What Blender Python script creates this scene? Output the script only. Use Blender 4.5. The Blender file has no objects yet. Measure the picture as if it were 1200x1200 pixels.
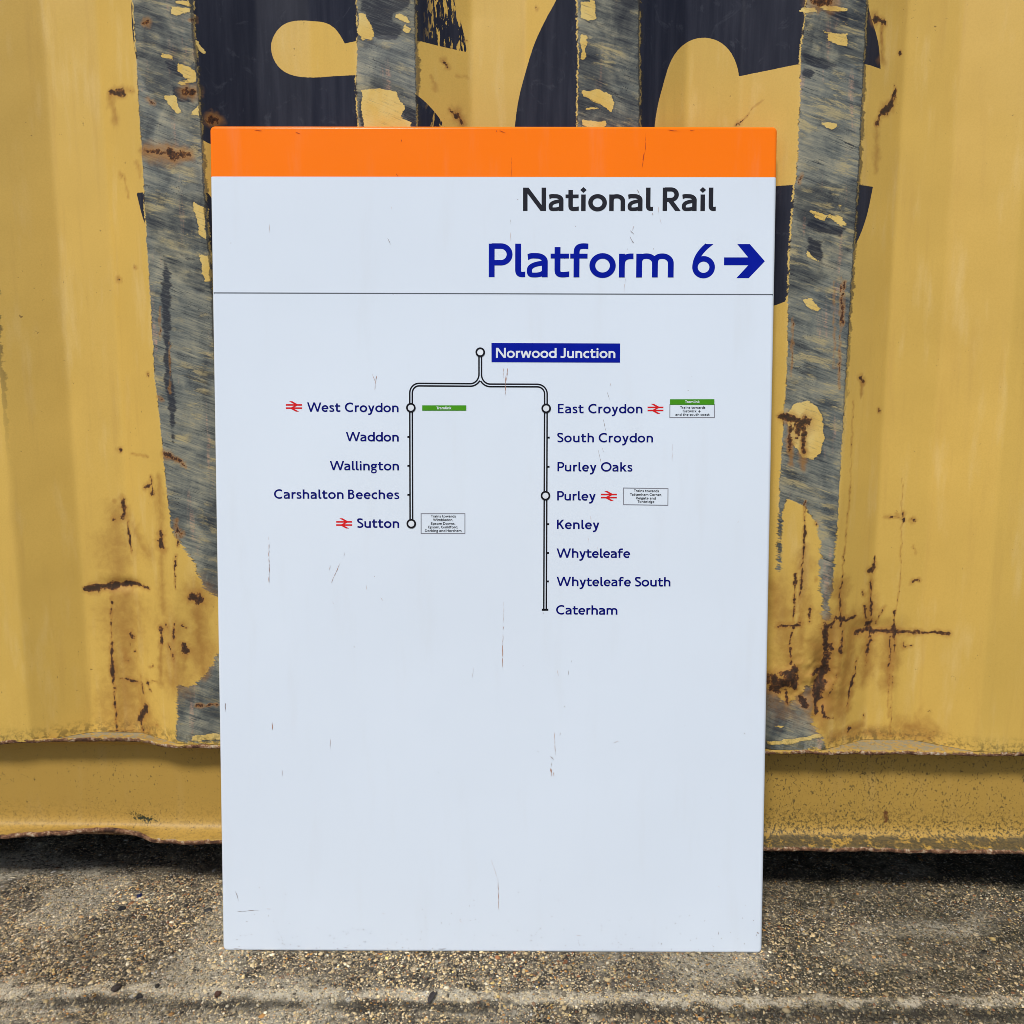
import bpy, bmesh, math, random
import numpy as np
from mathutils import Matrix, Vector

scene = bpy.context.scene
C = scene.collection

# ------------------------------------------------------------------ camera
CAM_H, PITCH, FPX, ROLL = 0.68589, 0.12105, 866.877, 0.00067
cam_data = bpy.data.cameras.new('camera')
cam = bpy.data.objects.new('camera', cam_data)
C.objects.link(cam)
cam_data.sensor_width = 36.0
cam_data.lens = FPX / 1200 * 36.0
cam_data.clip_start = 0.02
cam_data.clip_end = 400
cam.matrix_world = (Matrix.Translation((0, 0, CAM_H)) @ Matrix.Rotation(math.pi / 2 - PITCH, 4, 'X')
                    @ Matrix.Rotation(ROLL, 4, 'Z'))
scene.camera = cam
scene.render.engine = 'CYCLES'
scene.cycles.filter_width = 0.85
scene.render.resolution_x = 1024
scene.render.resolution_y = 1024

# ------------------------------------------------------------------ sky, sun, exposure
SUN_DIR = Vector((-0.29, -0.74, 1.10)).normalized()          # towards the sun: front left, high
world = bpy.data.worlds.new('World')
scene.world = world
world.use_nodes = True
wn = world.node_tree
bg = wn.nodes['Background']
sky = wn.nodes.new('ShaderNodeTexSky')
sky.sky_type = 'NISHITA'
sky.sun_disc = False
sky.sun_elevation = math.asin(SUN_DIR.z)
sky.sun_rotation = math.atan2(SUN_DIR.x, SUN_DIR.y)
sky.air_density = 1.0
sky.dust_density = 1.2
sky.ozone_density = 1.0
wn.links.new(sky.outputs[0], bg.inputs[0])
bg.inputs[1].default_value = 0.075

sun_data = bpy.data.lights.new('sun', 'SUN')
sun_data.energy = 2.45
sun_data.angle = math.radians(10)
sun_data.color = (1.0, 0.985, 0.96)
sun = bpy.data.objects.new('sun', sun_data)
sun.rotation_euler = SUN_DIR.to_track_quat('Z', 'Y').to_euler()
C.objects.link(sun)

scene.view_settings.view_transform = 'Standard'
scene.view_settings.look = 'None'
scene.view_settings.exposure = 0.48
scene.view_settings.gamma = 1.0
scene.view_settings.use_curve_mapping = False

# ------------------------------------------------------------------ shader helpers
class G:
    """one material and short-hands for its nodes"""
    def __init__(s, name):
        s.m = bpy.data.materials.new(name)
        s.m.use_nodes = True
        s.nt = s.m.node_tree
        s.b = s.nt.nodes['Principled BSDF']
    def put(s, sock, v):
        if isinstance(v, bpy.types.NodeSocket):
            s.nt.links.new(v, sock)
        elif v is not None:
            if sock.type == 'RGBA' and len(v) == 3:
                v = (*v, 1)
            sock.default_value = v
    def math(s, op, a, b=None, c=None, clamp=False):
        n = s.nt.nodes.new('ShaderNodeMath'); n.operation = op; n.use_clamp = clamp
        for i, v in enumerate((a, b, c)):
            if v is not None: s.put(n.inputs[i], v)
        return n.outputs[0]
    def add(s, a, b): return s.math('ADD', a, b)
    def mul(s, a, b): return s.math('MULTIPLY', a, b)
    def mix(s, f, a, b, mode='MIX'):
        n = s.nt.nodes.new('ShaderNodeMix'); n.data_type = 'RGBA'; n.blend_type = mode
        s.put(n.inputs[0], f); s.put(n.inputs[6], a); s.put(n.inputs[7], b)
        return n.outputs[2]
    def ss(s, x, lo, hi, o0=0.0, o1=1.0):
        n = s.nt.nodes.new('ShaderNodeMapRange'); n.interpolation_type = 'SMOOTHSTEP'
        s.put(n.inputs[0], x)
        for i, v in ((1, lo), (2, hi), (3, o0), (4, o1)): n.inputs[i].default_value = v
        return n.outputs[0]
    def noise(s, vec, scale, detail=3, rough=.55, dist=0.0, col=False):
        n = s.nt.nodes.new('ShaderNodeTexNoise')
        s.put(n.inputs['Vector'], vec)
        n.inputs['Scale'].default_value = scale; n.inputs['Detail'].default_value = detail
        n.inputs['Roughness'].default_value = rough; n.inputs['Distortion'].default_value = dist
        return n.outputs[1 if col else 0]
    def voro(s, vec, scale, feature='F1', out=0, rnd=1.0):
        n = s.nt.nodes.new('ShaderNodeTexVoronoi'); n.feature = feature
        s.put(n.inputs['Vector'], vec); n.inputs['Scale'].default_value = scale
        n.inputs['Randomness'].default_value = rnd
        return n.outputs[out]
    def obj(s):
        return s.nt.nodes.new('ShaderNodeTexCoord').outputs['Object']
    def xyz(s, v):
        n = s.nt.nodes.new('ShaderNodeSeparateXYZ'); s.put(n.inputs[0], v); return n.outputs
    def vec(s, x, y, z=0.0):
        n = s.nt.nodes.new('ShaderNodeCombineXYZ')
        for i, v in enumerate((x, y, z)): s.put(n.inputs[i], v)
        return n.outputs[0]
    def attr(s, name, out=2):
        n = s.nt.nodes.new('ShaderNodeAttribute'); n.attribute_name = name; return n.outputs[out]
    def ramp(s, f, stops, interp='LINEAR'):
        n = s.nt.nodes.new('ShaderNodeValToRGB'); r = n.color_ramp; r.interpolation = interp
        while len(r.elements) < len(stops): r.elements.new(.5)
        for e, (p, c) in zip(r.elements, stops): e.position = p; e.color = (*c, 1)
        s.put(n.inputs[0], f); return n.outputs[0]
    def bump(s, h, strength, dist=.001, normal=None):
        n = s.nt.nodes.new('ShaderNodeBump'); n.inputs['Strength'].default_value = strength
        n.inputs['Distance'].default_value = dist
        s.put(n.inputs['Height'], h)
        if normal is not None: s.put(n.inputs['Normal'], normal)
        return n.outputs[0]
    def done(s, col, rough=.5, normal=None, spec=.5, metal=0.0, coat=0.0):
        s.put(s.b.inputs['Base Color'], col); s.put(s.b.inputs['Roughness'], rough)
        s.put(s.b.inputs['Specular IOR Level'], spec); s.put(s.b.inputs['Metallic'], metal)
        if normal is not None: s.put(s.b.inputs['Normal'], normal)
        return s.m

YELLOW = (0.665, 0.425, 0.092)
NAVY = (0.016, 0.017, 0.027)

def enamel(name, col, dark=None, spec=.16):
    """glossy vitreous enamel with faint orange-peel and specks"""
    g = G(name); p = g.obj()
    n1 = g.noise(p, 3.0, 3)
    n2 = g.noise(p, 420, 2)
    c = g.mix(g.ss(n1, .35, .7), tuple(v * .97 for v in col), col)
    if dark:
        sp = g.voro(p, 62)
        on = g.math('LESS_THAN', sp, 0.045)
        lot = g.math('GREATER_THAN', g.noise(p, 9, 2), .60)
        c = g.mix(g.mul(g.mul(on, lot), .55), c, dark)
        grime = g.ss(g.noise(g.vec(g.mul(g.xyz(p)[0], 9), g.mul(g.xyz(p)[2], 1.3)), 3.0, 5, .6), .52, .8)
        c = g.mix(g.mul(grime, .10), c, (.50, .47, .42))
    nrm = g.bump(g.add(g.mul(g.noise(p, 5, 2), 1.0), g.mul(n2, .012)), .10, .004)
    r = g.ss(g.noise(p, 14, 4), .3, .75, .13, .24)
    return g.done(c, r, nrm, spec)

def ink(name, col):
    g = G(name); p = g.obj()
    c = g.mix(g.ss(g.noise(p, 30, 4), .4, .75), col, tuple(min(1, v * 1.12 + .001) for v in col))
    return g.done(c, .2, None, .10)

M_white = enamel('white_enamel', (.69, .75, .82), (.22, .16, .12), .34)  # white tinted blue to carry the cool sky light on the face
M_orange = enamel('orange_enamel', (.98, .19, .003), (.35, .05, .02))
I_black = ink('black_ink', (.008, .008, .011))
I_head = ink('charcoal_ink', (.020, .020, .026))
I_blue = ink('blue_ink', (.001, .008, .27))
I_navy = ink('dark_blue_ink', (.001, .003, .135))
I_green = ink('green_ink', (.055, .26, .008))
I_red = ink('red_ink', (.62, .012, .014))
I_grey = ink('grey_ink', (.20, .20, .23))
I_white = ink('white_ink', (.68, .71, .74))
I_scuff = ink('grey_scuff', (.30, .26, .25))
I_rustscuff = ink('brown_scuff', (.40, .25, .19))
I_pale = ink('pale_scuff', (.55, .50, .50))

# ------------------------------------------------------------------ object helpers
def link_mesh(name, me, mat, parent=None):
    o = bpy.data.objects.new(name, me); C.objects.link(o)
    if mat is not None: me.materials.append(mat)
    if parent is not None: o.parent = parent
    return o
def from_bm(name, bm, mat, parent=None, smooth=False):
    me = bpy.data.meshes.new(name); bm.to_mesh(me); bm.free()
    if smooth:
        for p in me.polygons: p.use_smooth = True
    return link_mesh(name, me, mat, parent)
def from_np(name, V, F, mat, parent=None, smooth=False, attrs=None):
    """V (n,3) array, F (m,k) array of one face size"""
    me = bpy.data.meshes.new(name)
    V = np.ascontiguousarray(V, dtype=np.float32); F = np.ascontiguousarray(F, dtype=np.int32)
    k = F.shape[1]
    me.vertices.add(len(V)); me.vertices.foreach_set('co', V.ravel())
    me.loops.add(F.size); me.loops.foreach_set('vertex_index', F.ravel())
    me.polygons.add(len(F)); me.polygons.foreach_set('loop_start', np.arange(0, F.size, k, dtype=np.int32))
    me.update(calc_edges=True)
    if smooth: me.polygons.foreach_set('use_smooth', np.ones(len(F), dtype=bool))
    for an, (typ, arr) in (attrs or {}).items():
        a = me.attributes.new(an, typ, 'POINT')
        a.data.foreach_set('value' if typ == 'FLOAT' else 'color', np.ascontiguousarray(arr, dtype=np.float32).ravel())
    me.validate()
    return link_mesh(name, me, mat, parent)
def grid_faces(nr, nc, flip=False, off=0):
    i = np.arange(nr - 1)[:, None] * nc + np.arange(nc - 1)[None, :]
    q = np.stack([i, i + 1, i + nc + 1, i + nc], -1).reshape(-1, 4) + off
    return q[:, ::-1] if flip else q
def thing(name, label, cat, mat=None, group=None):
    o = bpy.data.objects.new(name, None); C.objects.link(o)
    o['label'] = label; o['category'] = cat
    if group: o['group'] = group
    if mat is not None: o.matrix_world = mat
    return o
def box(name, x0, x1, y0, y1, z0, z1, mat, parent, bev=0.004):
    bm = bmesh.new(); bmesh.ops.create_cube(bm, size=1)
    for v in bm.verts:
        v.co = Vector((x0 + (v.co.x + .5) * (x1 - x0), y0 + (v.co.y + .5) * (y1 - y0), z0 + (v.co.z + .5) * (z1 - z0)))
    bmesh.ops.bevel(bm, geom=bm.edges[:], offset=bev, segments=2, affect='EDGES')
    return from_bm(name, bm, mat, parent)

def vnoise(x, y, seed=0):
    """smooth value noise, about -1..1"""
    r = np.random.RandomState(seed).rand(128, 128) * 2 - 1
    xi = np.floor(x).astype(int); yi = np.floor(y).astype(int)
    fx = x - xi; fy = y - yi
    fx = fx * fx * (3 - 2 * fx); fy = fy * fy * (3 - 2 * fy)
    a = r[xi % 128, yi % 128]; b = r[(xi + 1) % 128, yi % 128]
    c = r[xi % 128, (yi + 1) % 128]; d = r[(xi + 1) % 128, (yi + 1) % 128]
    return (a * (1 - fx) + b * fx) * (1 - fy) + (c * (1 - fx) + d * fx) * fy
def fbm(x, y, seed=0, oct=4):
    s = 0; a = 1
    for i in range(oct):
        s = s + a * vnoise(x * 2 ** i + 7.3 * i, y * 2 ** i + 3.1 * i, seed + i); a *= .5
    return s

def sdf_poly(P, poly):
    """signed distance (positive inside), P (n,2)"""
    poly = np.asarray(poly, float)
    d = np.full(len(P), 1e9); inside = np.zeros(len(P), bool)
    n = len(poly)
    for i in range(n):
        a = poly[i]; b = poly[(i + 1) % n]
        e = b - a; w = P - a
        t = np.clip((w @ e) / max(e @ e, 1e-12), 0, 1)
        d = np.minimum(d, ((w - t[:, None] * e) ** 2).sum(1))
        c = (a[1] > P[:, 1]) != (b[1] > P[:, 1])
        with np.errstate(divide='ignore', invalid='ignore'):
            xx = (b[0] - a[0]) * (P[:, 1] - a[1]) / (b[1] - a[1]) + a[0]
        inside ^= c & (P[:, 0] < xx)
    d = np.sqrt(d)
    return np.where(inside, d, -d)

# ------------------------------------------------------------------ measuring the photograph: sight line of a photo point
def ray(px, py):
    u = (px - 600) / FPX; v = (py - 600) / FPX
    cr, sr = math.cos(ROLL), math.sin(ROLL)
    u, v = cr * u + sr * v, -sr * u + cr * v
    c, s = math.cos(PITCH), math.sin(PITCH)
    return Vector((u, c - v * s, -s - v * c)), Vector((0, 0, CAM_H))
def ground_pt(px, py, z=0.0):
    d, o = ray(px, py); t = (z - o.z) / d.z
    return o + d * t

# ------------------------------------------------------------------ placement of the container and of the sign
YAW, LEANR, CX, CD = 0.01929, 0.00101, 0.11948, 0.98119
M_CONT = (Matrix.Translation((CX, CD, 0)) @ Matrix.Rotation(-YAW, 4, 'Z') @ Matrix.Translation((0, 0, .6))
          @ Matrix.Rotation(LEANR, 4, 'Y') @ Matrix.Translation((0, 0, -.6)))
M_CONT_I = M_CONT.inverted()
PITCHW, HALF, SLOPE, DEPTH = .278, .036, .068, .036
def prof(X):
    a = abs(((X + PITCHW / 2) % PITCHW) - PITCHW / 2)
    return 0.0 if a < HALF else min((a - HALF) / SLOPE, 1.0) * DEPTH
def wall_pt(px, py, ridge=False):
    """point (X, z) of the container wall on a sight line"""
    d, o = ray(px, py)
    o = M_CONT_I @ o; d = M_CONT_I.to_3x3() @ d
    t = -o.y / d.y
    if not ridge:
        for _ in range(60):
            p = o + d * t
            e = prof(p.x) - p.y
            if e <= 1e-5: break
            t += e * .5 / d.y
    p = o + d * t
    return (p.x, p.z)

SX, SY, SYAW, LEAN, SROLL = -0.02548, 0.88708, 0.00315, 0.0744, 0.00168
SW, SH, ST = 0.70305, 1.0530, 0.016
_A = Vector((math.cos(SYAW), -math.sin(SYAW), 0))
_B = Vector((math.sin(LEAN) * math.sin(SYAW), math.sin(LEAN) * math.cos(SYAW), math.cos(LEAN)))
_ex = math.cos(SROLL) * _A - math.sin(SROLL) * _B
_ez = math.sin(SROLL) * _A + math.cos(SROLL) * _B
_ey = _ez.cross(_ex)
M_SIGN = Matrix(((_ex.x, _ey.x, _ez.x, SX), (_ex.y, _ey.y, _ez.y, SY), (_ex.z, _ey.z, _ez.z, -0.0004), (0, 0, 0, 1)))
M_SIGN_I = M_SIGN.inverted()
def S(px, py):
    """artwork position on the sign face in metres from the middle of its bottom edge"""
    d, o = ray(px, py)
    o = M_SIGN_I @ o; d = M_SIGN_I.to_3x3() @ d
    p = o + d * (-o.y / d.y)
    return np.array((p.x, p.z))

# ================================================================== GROUND
def ground_height(x, y):
    h = .0035 * fbm(x * 5, y * 5, 11, 3) * np.clip(np.abs(y - .90) * 6, .15, 1)
    h += .0011 * fbm(x * 75, y * 75, 21, 4)
    # worn step across the slab below the sign
    yl = band_line(x) - .012
    s = np.clip((y - yl) / .012, -1, 1)
    h += .0030 * s - .0030 + .0014 * np.exp(-((y - yl - .010) / .012) ** 2) * (1 + fbm(x * 40, y * 40, 33, 3))
    return np.where((y > .72) & (y < 1.3) & (np.abs(x) < .95), h, np.clip(h, -.002, .002))
def band_line(x): return .8115 - .0197 * x + .0030 * fbm(x * 7 + 3, x * 0 + 1, 31, 4)
def pale_band(x, y):
    d = y - band_line(x) + .003 * fbm(x * 60, y * 60, 34, 3)
    n = fbm(x * 40, y * 70, 35, 5)
    return np.clip((np.exp(-(d / .0085) ** 2) * 1.25 + n * .62 - .40) * 1.5, 0, .9) * (np.abs(d) < .03)
def dark_groove(x, y):
    d = y - band_line(x) + .0150
    n = fbm(x * 22, y * 50, 37, 4)
    return np.clip((np.exp(-(d / .0075) ** 2) + n * .55 - .42) * 1.7, 0, 1) * (np.abs(d) < .03)
def pale_patch(x, y):
    n = fbm(x * 8 + 2, y * 15, 39, 5) + .35 * np.clip(-x * 2.2, -.3, 1)
    return np.clip((n - .30) * 1.7, 0, 1)
def ground_mat():
    g = G('exposed_aggregate_concrete'); p = g.obj(); X = g.xyz(p)
    big = g.noise(p, 6, 5, .6); mid = g.noise(p, 38, 5, .65)
    base = g.mix(g.ss(g.add(g.mul(mid, .6), g.mul(g.noise(p, 260, 3, .7), .4)), .38, .64), (.030, .025, .019), (.23, .19, .128))
    def stones(scale, frac, base, warp):
        w = g.nt.nodes.new('ShaderNodeMixRGB'); w.blend_type = 'ADD'; w.inputs[0].default_value = 1
        g.put(w.inputs[1], p)
        nc = g.nt.nodes.new('ShaderNodeVectorMath'); nc.operation = 'SCALE'
        g.put(nc.inputs[0], g.noise(p, scale * 1.3, 2, .5, 0, True)); nc.inputs['Scale'].default_value = warp
        g.nt.links.new(nc.outputs[0], w.inputs[2])
        d = g.voro(w.outputs[0], scale); cell = g.voro(w.outputs[0], scale, out=1)
        cx = g.xyz(cell)
        col = g.ramp(cx[0], [(0, (.020, .018, .017)), (.16, (.12, .10, .08)), (.28, (.46, .36, .21)), (.46, (.56, .45, .28)),
                             (.60, (.19, .165, .13)), (.72, (.48, .25, .07)), (.78, (.64, .56, .41)), (.92, (.28, .12, .05)), (.95, (.72, .68, .60))], 'CONSTANT')
        on = g.mul(g.math('LESS_THAN', cx[1], frac), g.ss(d, .30, .48, 1, 0))
        return g.mix(on, base, col), g.mul(on, g.ss(d, 0, .5, 1, 0))
    c1, h1 = stones(430, .70, base, .0012)
    c2, h2 = stones(240, .42, c1, .003)
    c3, h3 = stones(110, .14, c2, .006)
    # dirt, moss and pale worn cement
    c = g.mix(g.mul(g.mul(g.ss(big, .48, .70), .60), g.ss(mid, .35, .6)), c3, (.045, .040, .028))
    moss = g.mul(g.ss(X[0], .05, .45), g.ss(g.noise(p, 9, 4), .36, .62))
    c = g.mix(g.mul(g.mul(moss, .80), g.ss(g.noise(p, 300, 3, .7), .36, .56)), c, (.030, .030, .016))
    c = g.mix(g.mul(g.attr('pale'), g.ss(g.noise(p, 210, 4, .75), .36, .54, .15, .85)), c, (.62, .54, .40))
    c = g.mix(g.mul(g.attr('patch'), g.ss(g.noise(p, 170, 4, .75), .40, .56, .05, .62)), c, (.54, .48, .36))
    c = g.mix(g.mul(g.attr('groove'), .75), c, (.026, .022, .017))
    h = g.add(g.add(g.mul(h1, .5), g.mul(h2, 1.2)), g.add(g.mul(h3, 2.0), g.mul(g.noise(p, 900, 3, .7), .8)))
    return g.done(c, .88, g.bump(h, 1.0, .0022), .2)
def axis(fine0, fine1, step, far):
    a = list(np.arange(fine0, fine1 + 1e-9, step)); s = step
    lo = []; x = fine0
    while x > -far: s *= 1.35; x -= s; lo.append(x)
    s = step; hi = []; x = fine1
    while x < far: s *= 1.35; x += s; hi.append(x)
    return np.array(lo[::-1] + a + hi)
gx = axis(-.78, .78, .0022, 60); gy = axis(.74, 1.16, .0022, 60)
GX, GY = np.meshgrid(gx, gy)
gr = from_np('ground', np.stack([GX, GY, ground_height(GX, GY)], -1).reshape(-1, 3), grid_faces(len(gy), len(gx)), ground_mat(), smooth=True,
             attrs={'pale': ('FLOAT', pale_band(GX, GY)), 'groove': ('FLOAT', dark_groove(GX, GY)), 'patch': ('FLOAT', pale_patch(GX, GY))})
gr['kind'] = 'structure'

# ================================================================== SHIPPING CONTAINER
container = thing('shipping_container', 'yellow corrugated shipping container with black painted letters, scraped ridges and rust', 'container', M_CONT)
ZB = .2365                                                             # foot of the corrugated side
def edge_fn(pts):
    q = np.array([wall_pt(x, y, True) for x, y in pts]); q = q[np.argsort(q[:, 1])]
    return lambda z: np.interp(z, q[:, 1], q[:, 0])
EDGES = {
    (-2, -1): edge_fn([(156, -20), (158, 20), (160, 75), (169.5, 245), (181, 440), (199, 610), (204, 743), (208, 868)]),
    (-2, 1): edge_fn([(221, -20), (225, 30), (232, 100), (236, 150), (240, 240), (248, 340), (252, 440), (255, 540), (261, 700), (268, 868)]),
    (-1, -1): edge_fn([(417, -20), (418, 60), (421, 150), (447, 868)]),
    (-1, 1): edge_fn([(486.5, -20), (487, 60), (489, 150), (508, 868)]),
    (0, -1): edge_fn([(678, -20), (677, 60), (679, 150), (680, 868)]),
    (0, 1): edge_fn([(748, -20), (749, 20), (750, 150), (741, 868)]),
    (1, -1): edge_fn([(943, -20), (940, 60), (936, 190), (931, 240), (925, 330), (920, 480), (914, 577), (912, 660), (905, 870)]),
    (1, 1): edge_fn([(1018, -20), (1016.5, 0), (1007.5, 190), (995, 380), (983, 580), (978, 660), (970, 730), (963, 780), (964, 870)]),
}
def px2m(d): return d * .00113
# --- painted letters (outlines on the wall)
LETTERS_PX = [
  # left letter: upper body with the counter that opens to the right
  [(153, -40), (532, -40), (533, 4), (539, 22), (544, 42), (547, 61), (520, 55), (487, 47), (450, 41), (417, 48), (404, 51), (399, 42), (392, 33), (382, 27),
   (370, 25), (345, 25), (333, 29), (323, 39), (318, 52), (319, 64), (324, 75), (333, 84), (345, 89), (365, 91), (398, 89), (417, 88), (452, 93), (488, 111),
   (503, 124), (516, 140), (530, 165), (538, 200), (538, 250), (520, 300), (480, 340), (420, 365), (330, 365), (262, 352), (200, 320), (170, 262), (160, 226), (245, 227),
   (262, 250), (300, 268), (360, 270), (395, 262), (402, 240), (390, 222), (340, 200), (262, 174), (246, 169), (231, 160), (190, 130), (166, 90), (156, 45)],
  # right letter
  [(690, -120), (652, 0), (640, 22), (626, 52), (616, 84), (608, 115), (603, 152), (602, 200), (612, 262), (640, 315), (690, 352), (760, 372), (840, 372), (908, 358), (925, 351),
   (975, 322), (1002, 287), (1014, 258), (1023, 219), (1008, 217), (950, 216), (908, 218.5), (893, 250), (870, 275), (830, 285), (795, 272), (775, 240), (766, 200), (766.5, 155),
   (770, 128), (777, 100), (787, 70), (797, 56), (810, 47), (825, 44), (842, 48), (853, 57), (860, 68), (864, 79), (866, 89.5), (900, 83), (937, 76), (985, 75), (1016, 76), (1032, 81), (1029, 50), (1020, 18), (1000, -60)],
]
def smooth_outline(P, n=6):
    P = [np.array(p, float) for p in P]; N = len(P); tan = []
    for i in range(N):
        a = P[i] - P[i - 1]; b = P[(i + 1) % N] - P[i]
        c = float(a @ b) / (np.hypot(*a) * np.hypot(*b))
        tan.append(None if c < .72 else (a / np.hypot(*a) + b / np.hypot(*b)) / 2)
    out = []
    for i in range(N):
        p, q = P[i], P[(i + 1) % N]; L = np.hypot(*(q - p)); d = (q - p) / L
        t0 = (d if tan[i] is None else tan[i]) * L; t1 = (d if tan[(i + 1) % N] is None else tan[(i + 1) % N]) * L
        for k in range(n):
            u = k / n; h1 = 2 * u ** 3 - 3 * u * u + 1; h2 = u ** 3 - 2 * u * u + u
            out.append(h1 * p + h2 * t0 + (1 - h1) * q + (u ** 3 - u * u) * t1)
    return out
LETTERS = [[wall_pt(*q) for q in smooth_outline(poly)] for poly in LETTERS_PX]
# --- scraped bare areas on the ridges
SCRAPE_PX = [
  [(150, -60), (226, -60), (226, 30), (229, 60), (231, 90), (234, 130), (236, 150), (237, 190), (241, 240), (249, 340), (253, 440), (256, 540), (262, 640), (264, 700), (250, 696), (238, 688), (232, 668), (226, 655), (213, 640), (200, 618), (190, 520), (181, 440), (170, 245), (160, 75), (156, 20)],
  [(209, 802), (220, 808), (233, 800), (244, 786), (253, 770), (264, 758), (268, 869), (206, 869), (207, 835)],
  [(418, -60), (486, -60), (487, 60), (488, 140), (489, 260), (425, 260), (421, 160), (417, 100), (419, 40)],
  [(676, -60), (749, -60), (750, 150), (750, 300), (680, 300), (677, 140), (678, 60)],
  [(950, -60), (1018, -60), (1016, 0), (1007.5, 190), (995, 380), (983, 580), (978, 660), (972, 724), (967, 733), (962, 700), (960, 660), (962, 640), (958, 612), (942, 592), (922, 584), (917, 600), (914, 668), (911.5, 668), (913, 577), (919, 480), (922, 440), (924, 330), (930, 235), (931, 223), (935, 190), (938, 120), (939, 60), (944, 20)],
  [(880, 812), (896, 806), (910, 812), (916, 822), (926, 824), (935, 820), (946, 805), (955, 808), (957, 822), (950, 838), (956, 855), (963, 862), (968, 877), (880, 884)],
]
HALO_PX = [(946, 468), (958, 476), (964, 492), (966, 512), (962, 530), (953, 538), (940, 536), (929, 522), (924, 505), (922, 488), (930, 473)]
FLAKE_PX = [
  HALO_PX,
  # ridge 1
  [(204, 0), (222, 0), (225, 8), (214, 7), (206, 5)], [(201, 9), (224, 11), (221, 15), (208, 18), (200, 17)], [(187, 62), (202, 66), (203, 70), (190, 68)],
  [(207, 72), (220, 78), (228, 83), (230, 93), (217, 90), (208, 83)], [(207, 95), (229, 92), (230, 97), (212, 100)], [(193, 113), (205, 112), (208, 122), (213, 131), (208, 133), (200, 125), (195, 119)],
  [(229, 45), (239, 60), (236, 60), (228, 53)], [(231, 124), (235, 120), (234, 136), (224, 133)], [(226, 235), (240, 245), (241, 280), (234, 275)], [(233, 300), (246, 300), (248, 330), (240, 330)],
  # ridge 2
  [(421, 15), (428, 17), (433, 27), (438, 36), (437, 47), (424, 46), (419, 40)], [(461, 15), (478, 19), (480, 28), (474, 26), (463, 21)], [(474, 28), (481, 34), (478, 40), (472, 36)],
  [(424, 106), (445, 104), (465, 108), (467, 116), (475, 124), (470, 136), (481, 142), (482, 200), (424, 200), (426, 140), (423, 125)],
  # ridge 3
  [(680, 106), (700, 104), (712, 106), (718, 112), (720, 122), (716, 132), (702, 121), (684, 113)], [(681, 139), (696, 142), (710, 141), (712, 146), (704, 149), (682, 148)], [(684, 124), (705, 126), (700, 129), (686, 129)],
  [(680, 2), (697, 0), (699, 22), (690, 26), (681, 20)], [(681, 40), (688, 42), (687, 70), (680, 72)],
  # ridge 4
  [(957, 34), (968, 36), (993, 40), (993, 56), (980, 52), (970, 48), (969, 40)], [(955, 8), (968, 6), (994, 10), (994, 13), (970, 14)], [(943, 244), (960, 249), (968, 252), (967, 260), (955, 256)],
  [(968, 252), (985, 254), (996, 265), (986, 265), (975, 258)], [(980, 238), (988, 240), (985, 245)], [(946, 292), (950, 300), (963, 308), (962, 310), (945, 300)], [(985, 24), (994, 26), (993, 29)], [(939, 10), (955, 8), (958, 14), (945, 14)],
  [(960, 145), (975, 143), (985, 148), (975, 152)], [(940, 350), (950, 350), (962, 362), (958, 366), (945, 360)],
  # dented foot of ridge 4, foot of ridge 1
  [(898, 870), (930, 866), (962, 860), (964, 864), (930, 871), (900, 874)], [(905, 850), (918, 851), (915, 854)], [(222, 862), (250, 860), (262, 862), (262, 867), (226, 868)],
]
DARK_PX = [
  [(432, -60), (478, -60), (479, 10), (462, 14), (460, 24), (470, 30), (472, 40), (463, 46), (440, 46), (438, 34), (431, 24), (428, 14), (423, 12)],
  [(470, 122), (476, 124), (487, 128), (488, 150), (482, 148), (472, 137)], [(421, 112), (426, 118), (425, 130), (431, 150), (422, 152)],
  [(966, 14), (993, 13), (993, 26), (985, 24), (972, 18)], [(948, 278), (963, 285), (963, 307), (951, 302), (946, 292)], [(944, 256), (970, 262), (990, 268), (985, 276), (960, 272), (946, 268)],
  [(200, 100), (226, 106), (228, 118), (212, 118), (203, 112)], [(190, 68), (205, 72), (214, 90), (200, 84)], [(192, 300), (200, 320), (199, 420), (206, 470), (203, 520), (194, 450), (189, 350)],
  [(686, 110), (700, 114), (708, 122), (698, 120)],
  [(940, 62), (950, 64), (975, 72), (985, 78), (960, 80), (945, 74)], [(942, 78), (958, 84), (950, 92), (940, 88)],
]
PATCHES_PX = [[(938, 816), (957, 806), (958, 812), (944, 822)]]
def to_ridge(polys): return [[wall_pt(x, y, True) for x, y in p] for p in polys]
SCRAPE, FLAKE, DARK = to_ridge(SCRAPE_PX), to_ridge(FLAKE_PX), to_ridge(DARK_PX)
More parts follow.
